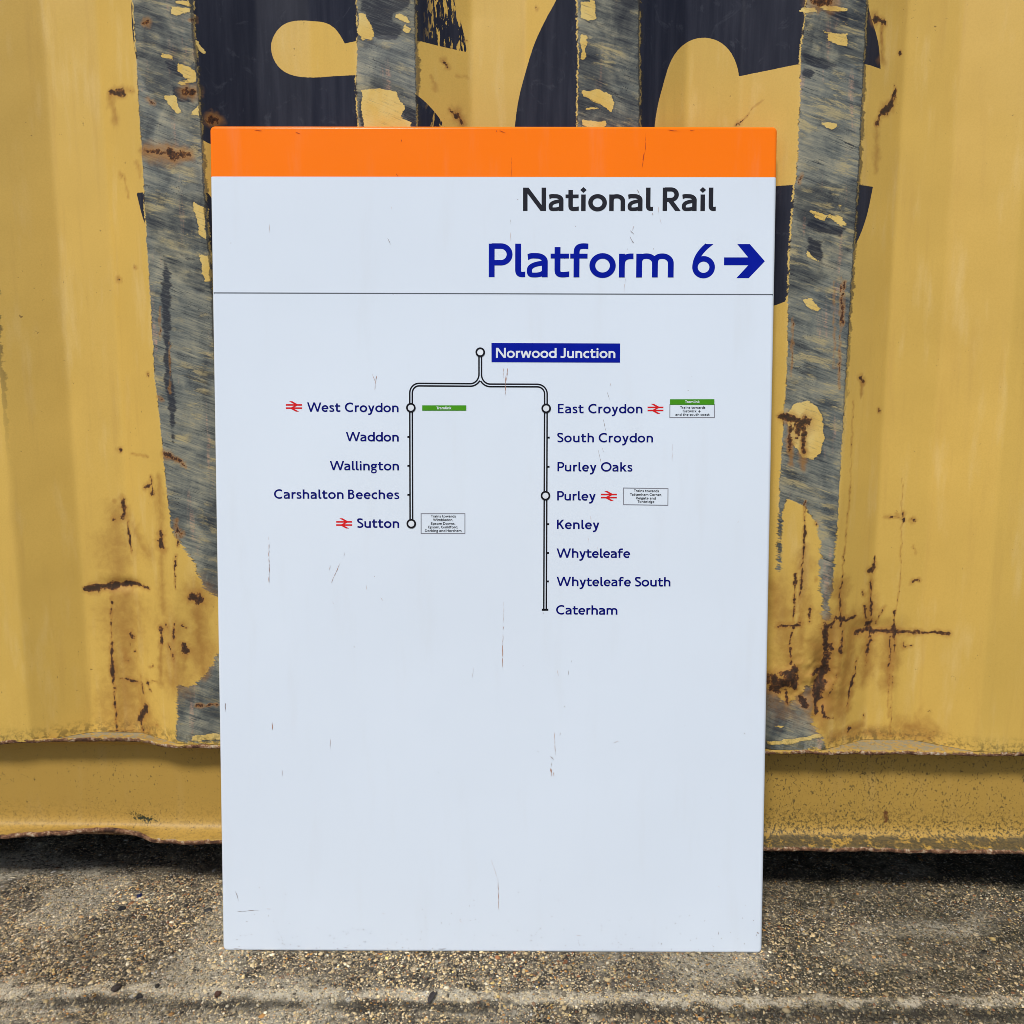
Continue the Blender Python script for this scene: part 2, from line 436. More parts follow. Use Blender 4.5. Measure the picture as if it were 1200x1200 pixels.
# --- rust: capsules x0 y0 x1 y1 radius strength (photo measure), stains are softer and wider
RUST_PX = [
  (131, 686, 158, 684, 6, 1), (158, 684, 172, 690, 2.5, .8), (100, 690, 131, 687, 6, 1), (150, 612, 154, 648, 1.8, .8), (187, 624, 187, 640, 5, .85), (176, 558, 178, 580, 2.5, .7), (168, 572, 176, 568, 3, .6), (140, 527, 141, 528, 4, .8),
  (144, 585, 145, 606, 3.5, .7), (133, 587, 134, 588, 2, .6), (132, 607, 133, 608, 2, .6), (153, 532, 174, 535, 1, .4), (173, 438, 174, 440, 2.5, .7), (139, 327, 140, 328, 2.5, .6), (158, 311, 159, 313, 2, .6),
  (226, 700, 236, 703, 6.5, 1), (187, 737, 189, 755, 3, .85), (203, 732, 203, 748, 2.6, .9), (193, 733, 194, 736, 2, .7), (212, 755, 217, 763, 5, .9), (213, 733, 218, 736, 2, .7), (196, 755, 203, 775, 2, .65),
  (131, 752, 133, 800, 3, .9), (131, 700, 131, 752, 1.2, .6), (133, 800, 138, 857, 1.4, .7), (129.5, 700, 130.5, 752, 1, .5), (136, 800, 138, 857, .9, .4), (153, 743, 155, 746, 3, .8), (141, 795, 162, 799, 1.8, .75), (165, 793, 168, 812, 1.4, .6), (172, 798, 177, 810, 2.6, .8), (178, 798, 183, 799, 1.5, .6),
  (163, 843, 172, 828, 4.5, .95), (164, 845, 169, 858, 2, .7), (158, 763, 160, 764, 1.5, .6), (175, 783, 178, 780, 1.5, .6), (182, 848, 184, 850, 2, .6), (146, 763, 149, 775, 2, .35), (127, 857, 172, 858, 1.0, .7), (230, 827, 254, 826, 1.6, .8),
  (206, 610, 208, 640, 1.6, .7), (206, 650, 205, 690, 1.3, .7), (205, 620, 212, 626, 2.4, .7), (194, 532, 212, 541, 3.2, .9), (212, 541, 218, 548, 2, .7), (185, 466, 190, 468, 1.6, .7), (199, 400, 199, 460, .9, .55), (187, 360, 188, 400, .9, .5),
  (128, 108, 145, 109, 3.4, .85), (150, 104, 158, 108, 1.6, .4), (218, 107, 226, 108, 5, .9), (248, 141, 253, 141, 5, .85), (255, 141, 256, 144, 3, .7), (167, 27, 172, 26, 3, .7), (175, 117, 180, 121, 2.4, .7), (222, 23, 226, 23, 2, .6), (170, 177, 222, 181, 4.2, .62), (198, 178, 204, 182, 5, .9), (211, 177, 214, 182, 3, .8),
  (140, 204, 142, 206, 2, .45), (146, 208, 150, 232, 1.6, .35), (160, 190, 165, 205, 1.6, .35),
  (520, 72, 524, 78, 2.4, .75), (505, 88, 511, 104, 1.4, .4), (526, 128, 534, 136, 1.8, .75), (534, 134, 541, 143, 2.4, .85), (627, 8, 629, 11, 1.6, .6), (546, 47, 547, 49, 1.6, .6),
  (862, 148, 866, 145, 2, .6), (866, 144, 892, 119, .9, .5), (535, 90, 547, 89, .8, .2),
  (1026, 22, 1036, 26, 4.5, .85), (1032, 28, 1034, 50, 1.6, .5), (1049, 106, 1045, 122, 3, .95), (1045, 122, 1034, 132, 4.2, 1), (1034, 132, 1026, 146, 3.4, .95), (1055, 62, 1057, 64, 2, .8), (1047, 100, 1048, 102, 1.6, .8),
  (955, 2, 972, 4, 6, .8), (940, 205, 936, 215, 1.4, .6), (986, 325, 983, 455, 1.1, .7), (989, 330, 988, 380, 1.3, .8), (977, 330, 977, 430, .8, .4), (929, 370, 927, 440, 1.0, .6),
  (915, 488, 924, 488, 5, 1), (922, 490, 941, 496, 8, 1), (926, 500, 926, 528, 3.2, .85), (941, 498, 941, 530, 3.2, .85), (933, 500, 934, 510, 6, .75), (1008, 443, 1011, 447, 3.2, .8), (1029, 479, 1030, 481, 2.2, .8),
  (944, 588, 942, 640, 1.8, .95), (942, 640, 938, 702, 1.5, .9), (932, 672, 930, 735, 1.5, .9), (930, 735, 926, 756, 1.6, .9), (927, 760, 927, 778, 1.7, .85), (911, 734, 938, 732, 2.6, .75), (950, 713, 949, 728, 2.0, .7), (956, 612, 957, 613, 2, .8), (957, 680, 957, 678, 2, .6), (937, 655, 937, 730, .8, .4),
  (907, 795, 912, 805, 6.5, 1), (920, 800, 930, 785, 8, 1), (928, 796, 932, 806, 7, 1), (912, 790, 926, 788, 4, .9), (897, 790, 904, 800, 6, .9), (902, 806, 914, 812, 4, .9), (922, 812, 923, 824, 2.4, .8), (940, 818, 945, 828, 5, 1), (952, 792, 962, 788, 4, .95),
  (968, 735, 970, 768, 4.2, 1), (972, 768, 966, 800, 6, 1), (966, 800, 960, 822, 5.5, 1), (958, 800, 957, 835, 4, .9), (985, 690, 985, 735, 1.8, .85), (980, 724, 992, 726, 3.6, .95), (975, 733, 980, 726, 3, .9), (992, 726, 1003, 722, 2.4, .8), (987, 740, 984, 768, 3, .75), (973, 757, 976, 760, 4, .85), (966, 830, 968, 842, 3, .9), (968, 840, 977, 843, 1.6, .8), (972, 820, 982, 790, 1.6, .5),
  (1013, 710, 1015, 725, 2.4, .8), (1010, 693, 1012, 696, 2.4, .7), (1020, 680, 1021, 730, 2.2, .75), (1020, 668, 1023, 664, 4.2, .95), (1024, 664, 1025, 653, 1.6, .9), (1004, 741, 1020, 737, 4, .85), (1018, 730, 1024, 742, 5, .9), (1022, 739, 1046, 740, 2.8, .8), (1037, 710, 1026, 730, 1.5, .6), (1020, 742, 1015, 770, 2.6, .75), (1015, 770, 1014, 780, 1.4, .5), (1050, 740, 1072, 741, 3, .8), (1072, 741, 1110, 742, 3, .7),
  (1048, 716, 1047, 740, 2.6, .95), (1047, 740, 1048, 765, 1.4, .7), (1043, 745, 1042, 780, 1.3, .7), (1042, 780, 1040, 840, 1, .5), (1045, 780, 1043, 862, .9, .5), (1049, 600, 1056, 610, 1, .4), (1058, 600, 1058, 612, 2, .8), (1037, 605, 1058, 606, 1.6, .6), (1066, 609, 1074, 609, 3, .8), (1057, 560, 1056, 640, .7, .45), (1056, 640, 1053, 700, .8, .5), (1053, 700, 1049, 716, .9, .6), (1000, 470, 996, 570, .7, .35), (996, 570, 990, 640, .8, .45), (990, 640, 986, 690, 1.2, .6),
  (1001, 792, 996, 812, 2.6, .9), (996, 812, 993, 834, 1.4, .7), (1005, 772, 1002, 790, 1.4, .6), (1058, 757, 1068, 757, 1.8, .5), (1058, 755, 1060, 758, 2, .7), (1011, 838, 1012, 839, 1.6, .6), (994, 858, 996, 854, 3, .7), (1068, 682, 1075, 680, 2, .7), (1070, 640, 1074, 650, 1.2, .5),
]
STAIN_PX = [
  (962, 760, 972, 830, 20, .75), (1000, 735, 984, 835, 13, .6), (1046, 735, 1040, 800, 9, .55), (1020, 700, 1015, 790, 11, .55), (905, 690, 935, 790, 18, .38), (145, 690, 150, 858, 20, .42), (200, 740, 205, 800, 15, .42), (232, 700, 236, 790, 12, .5), (135, 600, 138, 690, 12, .3), (1010, 850, 975, 866, 8, .5), (160, 800, 175, 858, 14, .42), (185, 560, 190, 720, 6, .3),
  (145, 695, 146, 780, 12, .45), (187, 640, 190, 720, 4, .4), (230, 710, 234, 760, 7, .6), (188, 760, 188, 800, 4, .5), (203, 745, 198, 775, 5, .4), (133, 760, 138, 850, 7, .4), (165, 830, 168, 860, 8, .4), (216, 765, 214, 790, 4, .4), (148, 604, 172, 650, 6, .25), (128, 112, 135, 140, 5, .4), (1033, 30, 1034, 70, 4, .5), (1027, 146, 1026, 200, 3, .3), (926, 520, 926, 545, 3, .6), (941, 520, 941, 550, 3, .6), (1010, 448, 1009, 465, 2.4, .5),
  (943, 640, 938, 760, 7, .4), (925, 800, 925, 800, 24, .5), (975, 740, 965, 830, 16, .75), (985, 690, 986, 735, 9, .6), (987, 735, 982, 790, 9, .55), (1020, 680, 1020, 740, 7, .5), (1004, 741, 1050, 741, 10, .4), (1018, 745, 1012, 800, 8, .45), (1046, 740, 1042, 800, 6, .4), (1001, 790, 994, 834, 6, .4), (960, 835, 965, 850, 10, .5), (1000, 780, 980, 830, 10, .3), (1010, 730, 975, 730, 12, .35),
  (174, 178, 222, 182, 7, .5), (535, 130, 541, 145, 5, .4), (995, 862, 1090, 866, 9, .45), (1060, 850, 1090, 856, 14, .4),
]
def field(P, caps, seed=1):
    out = np.full(len(P), -1.0)
    rs = np.random.RandomState(seed)
    P = P + .0016 * np.stack([fbm(P[:, 0] * 170, P[:, 1] * 170, 61, 2), fbm(P[:, 0] * 170, P[:, 1] * 170, 67, 2)], -1)
    for x0, y0, x1, y1, r, s in caps:
        knots = rs.uniform(.45, 1.2, 7)
        a = np.array(wall_pt(x0, y0)); b = np.array(wall_pt(x1, y1)); R = px2m(r)
        lo = np.minimum(a, b) - 3 * R; hi = np.maximum(a, b) + 3 * R
        m = np.where((P[:, 0] > lo[0]) & (P[:, 0] < hi[0]) & (P[:, 1] > lo[1]) & (P[:, 1] < hi[1]))[0]
        if not len(m): continue
        e = b - a; w = P[m] - a; t = np.clip((w @ e) / max(e @ e, 1e-12), 0, 1)
        d = np.sqrt(((w - t[:, None] * e) ** 2).sum(1))
        out[m] = np.maximum(out[m], s * (1 - d / (R * np.interp(t, np.linspace(0, 1, 7), knots)) * .62))
    return out
def multi(P, polys, margin=.02):
    out = np.full(len(P), -.05)
    for q in polys:
        q = np.array(q); lo = q.min(0) - margin; hi = q.max(0) + margin
        m = np.where((P[:, 0] > lo[0]) & (P[:, 0] < hi[0]) & (P[:, 1] > lo[1]) & (P[:, 1] < hi[1]))[0]
        if len(m): out[m] = np.maximum(out[m], sdf_poly(P[m], q))
    return out

def wall_columns(k0, k1, n_r, n_s, n_v):
    """for periods k0..k1: lists of (k, kind, t) running left to right"""
    cols = []
    for k in range(k0, k1 + 1):
        for i in range(n_v): cols.append((k, 0, i / n_v))
        for i in range(n_s): cols.append((k, 1, i / n_s))
        for i in range(n_r): cols.append((k, 2, i / n_r))
        for i in range(n_s): cols.append((k, 3, i / n_s))
        for i in range(n_v): cols.append((k, 4, i / n_v))
    cols.append((k1, 4, 1.0))
    return cols
def wall_piece(k0, k1, zs, n):
    cols = wall_columns(k0, k1, *n)
    nz = len(zs)
    X = np.zeros((nz, len(cols))); D = np.zeros((nz, len(cols)))
    for j, (k, kind, t) in enumerate(cols):
        c = k * PITCHW
        eL = EDGES[(k, -1)](zs) if (k, -1) in EDGES else np.full(nz, c - HALF)
        eR = EDGES[(k, 1)](zs) if (k, 1) in EDGES else np.full(nz, c + HALF)
        vL, vR = c - HALF - SLOPE, c + HALF + SLOPE
        if kind == 0: X[:, j] = c - PITCHW / 2 + t * (vL - c + PITCHW / 2); D[:, j] = DEPTH
        elif kind == 1: X[:, j] = vL + t * (eL - vL); D[:, j] = DEPTH * (1 - t)
        elif kind == 2: X[:, j] = eL + t * (eR - eL); D[:, j] = 0
        elif kind == 3: X[:, j] = eR + t * (vR - eR); D[:, j] = DEPTH * t
        else: X[:, j] = vR + t * (c + PITCHW / 2 - vR); D[:, j] = DEPTH
    return X, D
Vs, Fs, Rs, off = [], [], [], 0
def cols_of(k0, k1, n): return wall_columns(k0, k1, *n)
def wall_add(k0, k1, zs, n, smooth):
    global off
    X, D = wall_piece(k0, k1, zs, n)
    if smooth:
        kern = np.array([0, .5, 1, 2, 1, .5, 0]); kern /= kern.sum()
        Dp = np.pad(D, ((0, 0), (3, 3)), mode='edge')
        D = sum(kern[i] * Dp[:, i:i + D.shape[1]] for i in range(7))
        Z = np.repeat(zs[:, None], X.shape[1], 1)
        fade = np.clip((Z - ZB) / .02, 0, 1) * np.clip((1.25 - Z) / .05, 0, 1)
        D = D + fade * (.0011 * fbm(X * 4, Z * 3, 5, 3) + .0005 * fbm(X * 22, Z * 14, 9, 2))
        def dent(px, py, rx, rz, amp):
            x, z = wall_pt(px, py)
            return amp * np.exp(-((X - x) / px2m(rx)) ** 2 - ((Z - z) / px2m(rz)) ** 2)
        D = D + fade * (dent(964, 795, 9, 45, .010) + dent(945, 805, 22, 22, .006) - dent(985, 770, 12, 45, .006) + dent(930, 795, 26, 14, -.005) + dent(232, 770, 30, 60, .004)
                        + dent(1046, 800, 5, 70, -.002) + dent(135, 780, 5, 70, -.002) + dent(145, 685, 26, 7, .004) + dent(1020, 735, 30, 10, .003)
                        + .0028 * np.exp(-((X - wall_pt(950, 810)[0]) / .05) ** 2 - ((Z - wall_pt(950, 800)[1]) / .05) ** 2) * fbm(X * 55, Z * 50, 77, 3))
    else:
        Z = np.repeat(zs[:, None], X.shape[1], 1)
    rim = np.zeros(len(cols_of(k0, k1, n)))  # mask for the ambient shadow line painted dark along right ridge edges
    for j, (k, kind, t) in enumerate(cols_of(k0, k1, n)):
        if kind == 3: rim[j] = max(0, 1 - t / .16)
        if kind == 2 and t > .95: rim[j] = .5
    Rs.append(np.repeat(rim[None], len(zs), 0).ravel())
    Vs.append(np.stack([X, D, Z], -1).reshape(-1, 3)); Fs.append(grid_faces(len(zs), X.shape[1], False, off)); off += X.size
zf = np.arange(ZB, 1.2501, .0021)
wall_add(-3, 3, zf, (34, 30, 16), True)
wall_add(-3, 3, np.array([zf[-1], 2.44]), (34, 30, 16), False)
zc = np.concatenate([np.array([ZB]), zf[-1:], np.array([2.44])])
wall_add(-11, -4, zc, (1, 1, 1), False)
wall_add(4, 10, zc, (1, 1, 1), False)
WV = np.concatenate(Vs); WF = np.concatenate(Fs)
P2 = WV[:, [0, 2]]
A = {'black': multi(P2, LETTERS, .05), 'scrape': multi(P2, SCRAPE), 'flake': multi(P2, FLAKE), 'dark': multi(P2, DARK),
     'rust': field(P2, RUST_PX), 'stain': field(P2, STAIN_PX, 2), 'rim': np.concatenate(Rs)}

def yellow_paint(g, p, X):
    c = g.mix(g.ss(g.noise(p, 4, 4), .3, .7), tuple(v * .90 for v in YELLOW), YELLOW)
    c = g.mix(g.mul(g.ss(g.noise(g.vec(g.mul(X[0], 26), g.mul(X[2], 1.6)), 3, 5, .6), .5, .78), .30), c, (.47, .27, .07))
    c = g.mix(g.mul(g.ss(g.noise(g.vec(g.mul(X[0], 14), g.mul(X[2], 2.2), 4.0), 3, 4, .6), .52, .75), .40), c, (.72, .52, .21))
    c = g.mix(g.ss(g.noise(p, 520, 3, .7), .38, .66, .0, .16), c, (.44, .245, .040))
    return c
def wall_mat():
    g = G('weathered_container_paint'); p = g.obj(); X = g.xyz(p)
    yel = yellow_paint(g, p, X)
    # sparse dirt specks on the yellow
    sp = g.ss(g.add(g.noise(p, 170, 3, .6, .8), g.mul(g.ss(g.noise(p, 7, 3), .4, .75), .06)), .735, .77)
    yel = g.mix(g.mul(sp, .7), yel, (.13, .07, .025))
    blk = g.mix(g.ss(g.noise(g.vec(g.mul(X[0], 30), g.mul(X[2], 2.0)), 3, 5, .6), .35, .75), NAVY, (.030, .031, .044))
    blk = g.mix(g.mul(g.ss(g.noise(p, 26, 5, .7, 1.5), .56, .72), .35), blk, (.075, .078, .095))
    chip = g.math('LESS_THAN', g.voro(p, 46), g.ss(g.noise(p, 6, 2), .56, .7, 0, .055))
    blk = g.mix(chip, blk, YELLOW)
    fine = g.add(g.noise(p, 420, 3, .6), -.5)
    rag = g.add(g.noise(g.vec(g.mul(X[0], .45), 0.0, g.mul(X[2], 1.4)), 170, 5, .65), -.5)
    isblk = g.ss(g.add(g.attr('black'), g.mul(fine, .0010)), -.0003, .0003)
    # lengthwise worn flecks along the lower right end of the left letter
    wear = g.ss(g.noise(g.vec(g.mul(X[0], 5.0), 0.0, g.mul(X[2], 1.0)), 42, 4, .6, .6), .545, .56)
    wx0, wx1 = wall_pt(498, 30)[0], wall_pt(551, 30)[0]
    wz = g.mul(g.mul(g.ss(X[0], wx0 - .004, wx0 + .016), g.ss(X[0], wx1 + .01, wx1)), g.ss(X[2], 1.02, 1.06))
    isblk = g.mul(isblk, g.math('SUBTRACT', 1.0, g.mul(wear, wz)))
    col = g.mix(isblk, yel, blk)
    # brushed bare steel: streaks run down to the right
    def streak(ang, along, across, det, rough, dist, off=0.0):
        ca, sa = math.cos(ang), math.sin(ang)
        al = g.math('SUBTRACT', g.mul(X[0], ca * along), g.mul(X[2], sa * along))
        ac = g.add(g.mul(X[0], sa * across), g.mul(X[2], ca * across))
        return g.noise(g.vec(al, ac, off), 1, det, rough, dist)
    s1 = streak(.30, 10, 105, 6, .70, .25)
    s2 = streak(.36, 26, 420, 5, .75, .1, 3.0)
    s3 = streak(.24, 17, 75, 6, .74, .45, 7.0)
    blotch = g.noise(g.vec(g.mul(X[0], 1.5), 5.0, X[2]), 15, 5, .62, .6)
    tone = g.add(g.add(g.mul(s1, .44), g.mul(s2, .34)), g.add(g.mul(blotch, .46), -.12))
    steel = g.ramp(tone, [(.35, (.018, .020, .025)), (.42, (.068, .072, .068)), (.49, (.150, .155, .130)), (.56, (.25, .24, .178)), (.65, (.38, .335, .22))])
    cool = g.ss(g.noise(g.vec(X[0], 9.0, g.mul(X[2], .7)), 11, 3), .42, .62)
    steel = g.mix(g.mul(cool, .22), steel, (.075, .098, .108))
    cream = g.mul(g.ss(s3, .50, .60), g.ss(g.noise(g.vec(X[0], 3.0, X[2]), 19, 4, .6), .40, .60))
    steel = g.mix(g.mul(cream, g.ss(s2, .30, .62, .25, .92)), steel, (.43, .345, .165))
    dkst = g.mul(g.ss(g.add(g.mul(s2, .5), g.mul(s3, .5)), .45, .37), g.ss(blotch, .34, .56))
    steel = g.mix(g.mul(dkst, .9), steel, (.012, .014, .019))
    pits = g.mul(g.math('LESS_THAN', g.voro(p, 300), .22), g.ss(g.noise(p, 18, 3), .55, .68))
    steel = g.mix(g.mul(pits, .8), steel, (.016, .014, .014))
    pink = g.mul(g.ss(g.noise(g.vec(g.mul(X[0], 9), 2.0, g.mul(X[2], 1.3)), 5, 4, .65), .58, .70), g.ss(s2, .42, .6))
    steel = g.mix(g.mul(pink, .8), steel, (.50, .29, .19))
    low = g.ss(X[2], .60, .50)
    sc_sd = g.add(g.add(g.attr('scrape'), g.mul(rag, .0035)), g.mul(g.add(g.mul(g.add(s3, -.5), .007), g.mul(g.add(s2, -.5), .006)), g.add(1.0, g.mul(low, 2.4))))
    steel = g.mix(g.mul(g.mul(low, .45), g.ss(blotch, .62, .40)), steel, (.032, .040, .047))
    smear = g.mul(g.ss(g.attr('black'), -.004, .006), g.ss(g.add(g.mul(s3, .6), g.mul(blotch, .4)), .62, .42))
    steel = g.mix(g.mul(smear, .50), steel, (.020, .022, .031))
    lipn = g.noise(p, 75, 4, .65)
    lip = g.mul(g.ss(sc_sd, -.0022, -.0016), g.mul(g.ss(lipn, .42, .52), g.add(.35, g.mul(isblk, .65))))
    col = g.mix(lip, col, g.mix(.3, yel, (.66, .52, .22)))     # here and there a lip of bared yellow
    issc = g.ss(sc_sd, -.0004, .0004)
    col = g.mix(issc, col, steel)
    edgedark = g.mul(g.ss(g.math('ABSOLUTE', sc_sd), .0012, .0003), g.ss(lipn, .50, .40))
    col = g.mix(g.mul(edgedark, .8), col, (.03, .024, .02))
    dk = g.mul(g.ss(g.add(g.attr('dark'), g.mul(g.add(s3, -.5), .022)), -.0016, .0016), issc)
    col = g.mix(g.mul(dk, .92), col, g.mix(g.ss(s2, .48, .66), (.016, .018, .027), (.075, .080, .080)))
    fl = g.ss(g.add(g.add(g.attr('flake'), g.mul(g.add(s3, -.5), .012)), g.mul(rag, .005)), -.0001, .0003)
    col = g.mix(g.mul(fl, g.ss(s2, .30, .46, .35, 1.0)), col, g.mix(g.ss(blotch, .35, .65, .1, .6), yel, (.70, .55, .22)))
    flr = g.mul(g.ss(g.add(g.attr('flake'), g.mul(g.add(s3, -.5), .012)), -.0022, -.0006), g.math('SUBTRACT', issc, fl, None, True))
    col = g.mix(g.mul(flr, .28), col, (.035, .036, .040))
    # rust
    rn = g.add(g.noise(p, 190, 5, .7), -.5)
    rn2 = g.add(g.noise(p, 75, 5, .7, .4), -.5)
    st = g.add(g.attr('stain'), g.mul(rn2, .9))
    col = g.mix(g.mul(g.ss(st, -.30, .70), .80), col, (.30, .135, .028))
    rf = g.add(g.attr('rust'), g.add(g.mul(rn, 1.25), g.mul(rn2, 1.1)))
    halo = g.ss(g.add(g.attr('rust'), g.mul(rn2, 1.0)), -.55, .55)
    col = g.mix(g.mul(halo, .58), col, (.36, .165, .034))
    rcol = g.ramp(g.add(rf, g.add(g.mul(rn, 1.0), g.mul(g.add(g.noise(p, 420, 3, .7), -.5), .9))), [(.26, (.30, .125, .030)), (.45, (.125, .046, .015)), (.62, (.055, .022, .012)), (.9, (.018, .010, .009))])
    isr = g.ss(rf, .33, .50)
    col = g.mix(g.mul(isr, .94), col, rcol)
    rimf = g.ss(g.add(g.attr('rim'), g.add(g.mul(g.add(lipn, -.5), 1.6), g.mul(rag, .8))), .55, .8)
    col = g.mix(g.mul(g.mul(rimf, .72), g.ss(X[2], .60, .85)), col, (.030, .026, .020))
    # grime gathering just above the ledge
    gz = g.mul(g.ss(X[2], .262, .238), g.ss(g.noise(p, 130, 4, .7), .44, .60))
    col = g.mix(g.mul(gz, .6), col, (.055, .048, .022))
    rough = g.mix(issc, g.mix(isblk, (.46,) * 3, (.34,) * 3), (.50,) * 3)
    rough = g.mix(isr, rough, (.9,) * 3)
    h = g.add(g.mul(issc, g.add(g.mul(s2, .6), -1.0)), g.add(g.mul(fl, .8), g.mul(isr, g.mul(rn, 3.0))))
    h = g.add(h, g.mul(g.noise(p, 300, 3), .12))
    return g.done(col, rough, g.bump(h, .55, .0006), g.mix(isblk, (.3,)*3, (.14,)*3))
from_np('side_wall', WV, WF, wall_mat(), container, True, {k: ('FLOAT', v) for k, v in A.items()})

def rail_mat():
    g = G('speckled_rail_paint'); p = g.obj(); X = g.xyz(p)
    c = yellow_paint(g, p, X)
    c = g.mix(.70, c, (.32, .185, .035))
    right = g.ss(X[0], -.30, .25)
    pk = g.vec(X[0], X[1], g.mul(X[2], .62))
    d1 = g.ss(g.add(g.noise(pk, 330, 3, .62, .8), g.add(g.mul(g.ss(g.noise(p, 12, 3), .38, .7), .05), g.mul(right, .055))), .665, .70)
    c = g.mix(g.mul(d1, .75), c, (.07, .05, .022))
    d2 = g.ss(g.add(g.noise(pk, 120, 3, .6, 1.0), g.mul(right, .035)), .715, .74)
    c = g.mix(g.mul(d2, .85), c, (.03, .026, .018))
    low = g.mul(g.ss(X[2], .150, .100), g.ss(g.noise(p, 240, 4, .75), .50, .57))
    c = g.mix(g.mul(g.mul(low, g.add(.35, g.mul(right, .65))), .8), c, (.035, .032, .016))
    pool = g.mul(g.mul(g.ss(g.math('ABSOLUTE', g.add(X[2], -.0945)), .002, .005, 1, 0), g.ss(g.noise(p, 60, 4, .7), .36, .5)), right)
    c = g.mix(g.mul(pool, .8), c, (.05, .045, .03))
    grey = g.mul(g.attr('ledge'), g.ss(g.noise(p, 150, 5, .75), .40, .56))
    c = g.mix(g.mul(grey, .8), c, (.22, .22, .17))
    n = g.noise(p, 110, 5, .75)
    rf = g.add(g.attr('edge'), g.add(g.mul(g.add(n, -.5), 1.5), g.mul(g.add(g.noise(p, 26, 3), -.5), 1.0)))
    rc = g.ramp(n, [(.30, (.020, .012, .011)), (.45, (.080, .034, .018)), (.53, (.22, .10, .045)), (.62, (.44, .34, .22)), (.72, (.50, .44, .34))])
    isr = g.ss(rf, .58, .74)
    c = g.mix(isr, c, rc)
    spot = g.ss(g.add(g.attr('spot'), g.mul(g.add(n, -.5), .9)), .3, .55)
    c = g.mix(g.mul(spot, .9), c, (.11, .035, .012))
    moss = g.ss(g.add(g.attr('moss'), g.mul(g.add(g.noise(p, 330, 4, .8), -.5), 3.4)), .62, .8)
    c = g.mix(moss, c, (.022, .026, .010))
    return g.done(c, g.mix(isr, (.5,) * 3, (.92,) * 3), g.bump(g.add(g.mul(isr, g.mul(n, 3)), g.mul(g.noise(p, 260, 3), .2)), .6, .0008), .35)
# bottom rail: a C channel with both flanges outwards, its lip bent by knocks
RP = [(.060, .2360, 0), (.045, .2360, 0), (.030, .2360, 0), (.015, .2360, .0), (.004, .2360, .25), (.0005, .2358, .6), (-.0010, .2350, .8), (-.0012, .2335, .95), (-.0012, .2318, 1), (-.0004, .2304, 1), (.002, .2300, .7),
      (.012, .2300, .1), (.022, .2296, 0), (.027, .2280, 0), (.0295, .2250, 0), (.030, .2200, 0), (.030, .205, 0), (.030, .190, 0), (.030, .170, 0), (.030, .150, 0), (.030, .130, 0), (.030, .115, 0), (.0293, .108, 0), (.0275, .1025, 0),
      (.0245, .0985, 0), (.020, .0960, 0), (.014, .0946, .0), (.007, .0938, .05), (.002, .0934, .35), (-.0002, .0930, .6), (-.0012, .0918, .85), (-.0014, .0900, 1), (-.0012, .0880, 1), (-.0003, .0868, 1), (.003, .0862, .9), (.020, .0860, .6), (.060, .0860, .4)]
rx = np.concatenate([np.arange(-3.17, -.86, .07), np.arange(-.86, .90, .0032), np.arange(.90, 2.93, .07)])
RD = np.array([q[0] for q in RP]); RZ = np.array([q[1] for q in RP]); RE = np.array([q[2] for q in RP])
X2, D2 = np.meshgrid(rx, RD); _, Z2 = np.meshgrid(rx, RZ); _, E2 = np.meshgrid(rx, RE)
upper = np.clip((.012 - D2) / .013, 0, 1) * (Z2 > .2) ; lower = np.clip((.022 - D2) / .022, 0, 1) * (Z2 < .1)
xl = wall_pt(183, 870, True)[0]
bendu = .0105 / (1 + np.exp((X2 - xl + .004) / .0085))
E2 = np.where(Z2 > .2, E2 * .86, E2)
Z2 = Z2 + upper * (bendu * np.exp(-((X2 - xl + .05) / .14) ** 2) + .0009 * fbm(X2 * 28, D2 * 0 + 2, 41, 4) + .0006 * fbm(X2 * 140, D2 * 0, 43, 2))
D2 = D2 + upper * (.0012 * fbm(X2 * 25, D2 * 0 + 5, 45, 3) + .0006 * fbm(X2 * 160, Z2 * 200, 46, 2))
xt = wall_pt(172, 985, True)[0]
tear = 1 / (1 + np.exp((X2 - xt) / .006)) * np.exp(-((X2 - xt + .06) / .12) ** 2)
Z2 = Z2 + lower * (.013 * tear + .0010 * fbm(X2 * 22, D2 * 0 + 8, 51, 4) + .0007 * fbm(X2 * 130, D2 * 0, 53, 2))
D2 = D2 + lower * (.004 * tear + .0012 * fbm(X2 * 30, D2 * 0 + 3, 55, 3))
D2 = D2 + (1 - lower) * (1 - upper) * .0009 * fbm(X2 * 5, Z2 * 12, 57, 3)
E2 = np.clip(E2 + lower * tear * .75, 0, 1.15)
pt = np.stack([X2.ravel(), Z2.ravel()], -1)
def rail_spot(px, py, r):
    d, o = ray(px, py); o = M_CONT_I @ o; d = M_CONT_I.to_3x3() @ d
    q = o + d * ((.03 - o.y) / d.y)
    return 1 - np.hypot(X2 - q.x, (Z2 - q.z)) / px2m(r)
spotf = np.maximum.reduce([rail_spot(1038, 955, 8), rail_spot(1038, 963, 5) * .8, np.full_like(X2, -1)])
mossf = np.maximum(np.exp(-((X2 - xt + .020) / .024) ** 2) * np.exp(-((Z2 - .1085 + (X2 - xt + .02) * .25) / .0065) ** 2) * 1.0, 0)
ledge = ((D2 > .003) & (Z2 > .2355)).astype(float)
from_np('bottom_rail', np.stack([X2, D2, Z2], -1).reshape(-1, 3), grid_faces(len(RP), len(rx), True), rail_mat(), container, True,
        {'edge': ('FLOAT', E2), 'spot': ('FLOAT', spotf), 'moss': ('FLOAT', mossf), 'ledge': ('FLOAT', ledge)})
def plain_yellow():
    g = G('yellow_container_paint'); p = g.obj(); X = g.xyz(p)
    return g.done(yellow_paint(g, p, X), .45, g.bump(g.noise(p, 60, 4), .2, .002), .4)
M_yel = plain_yellow()
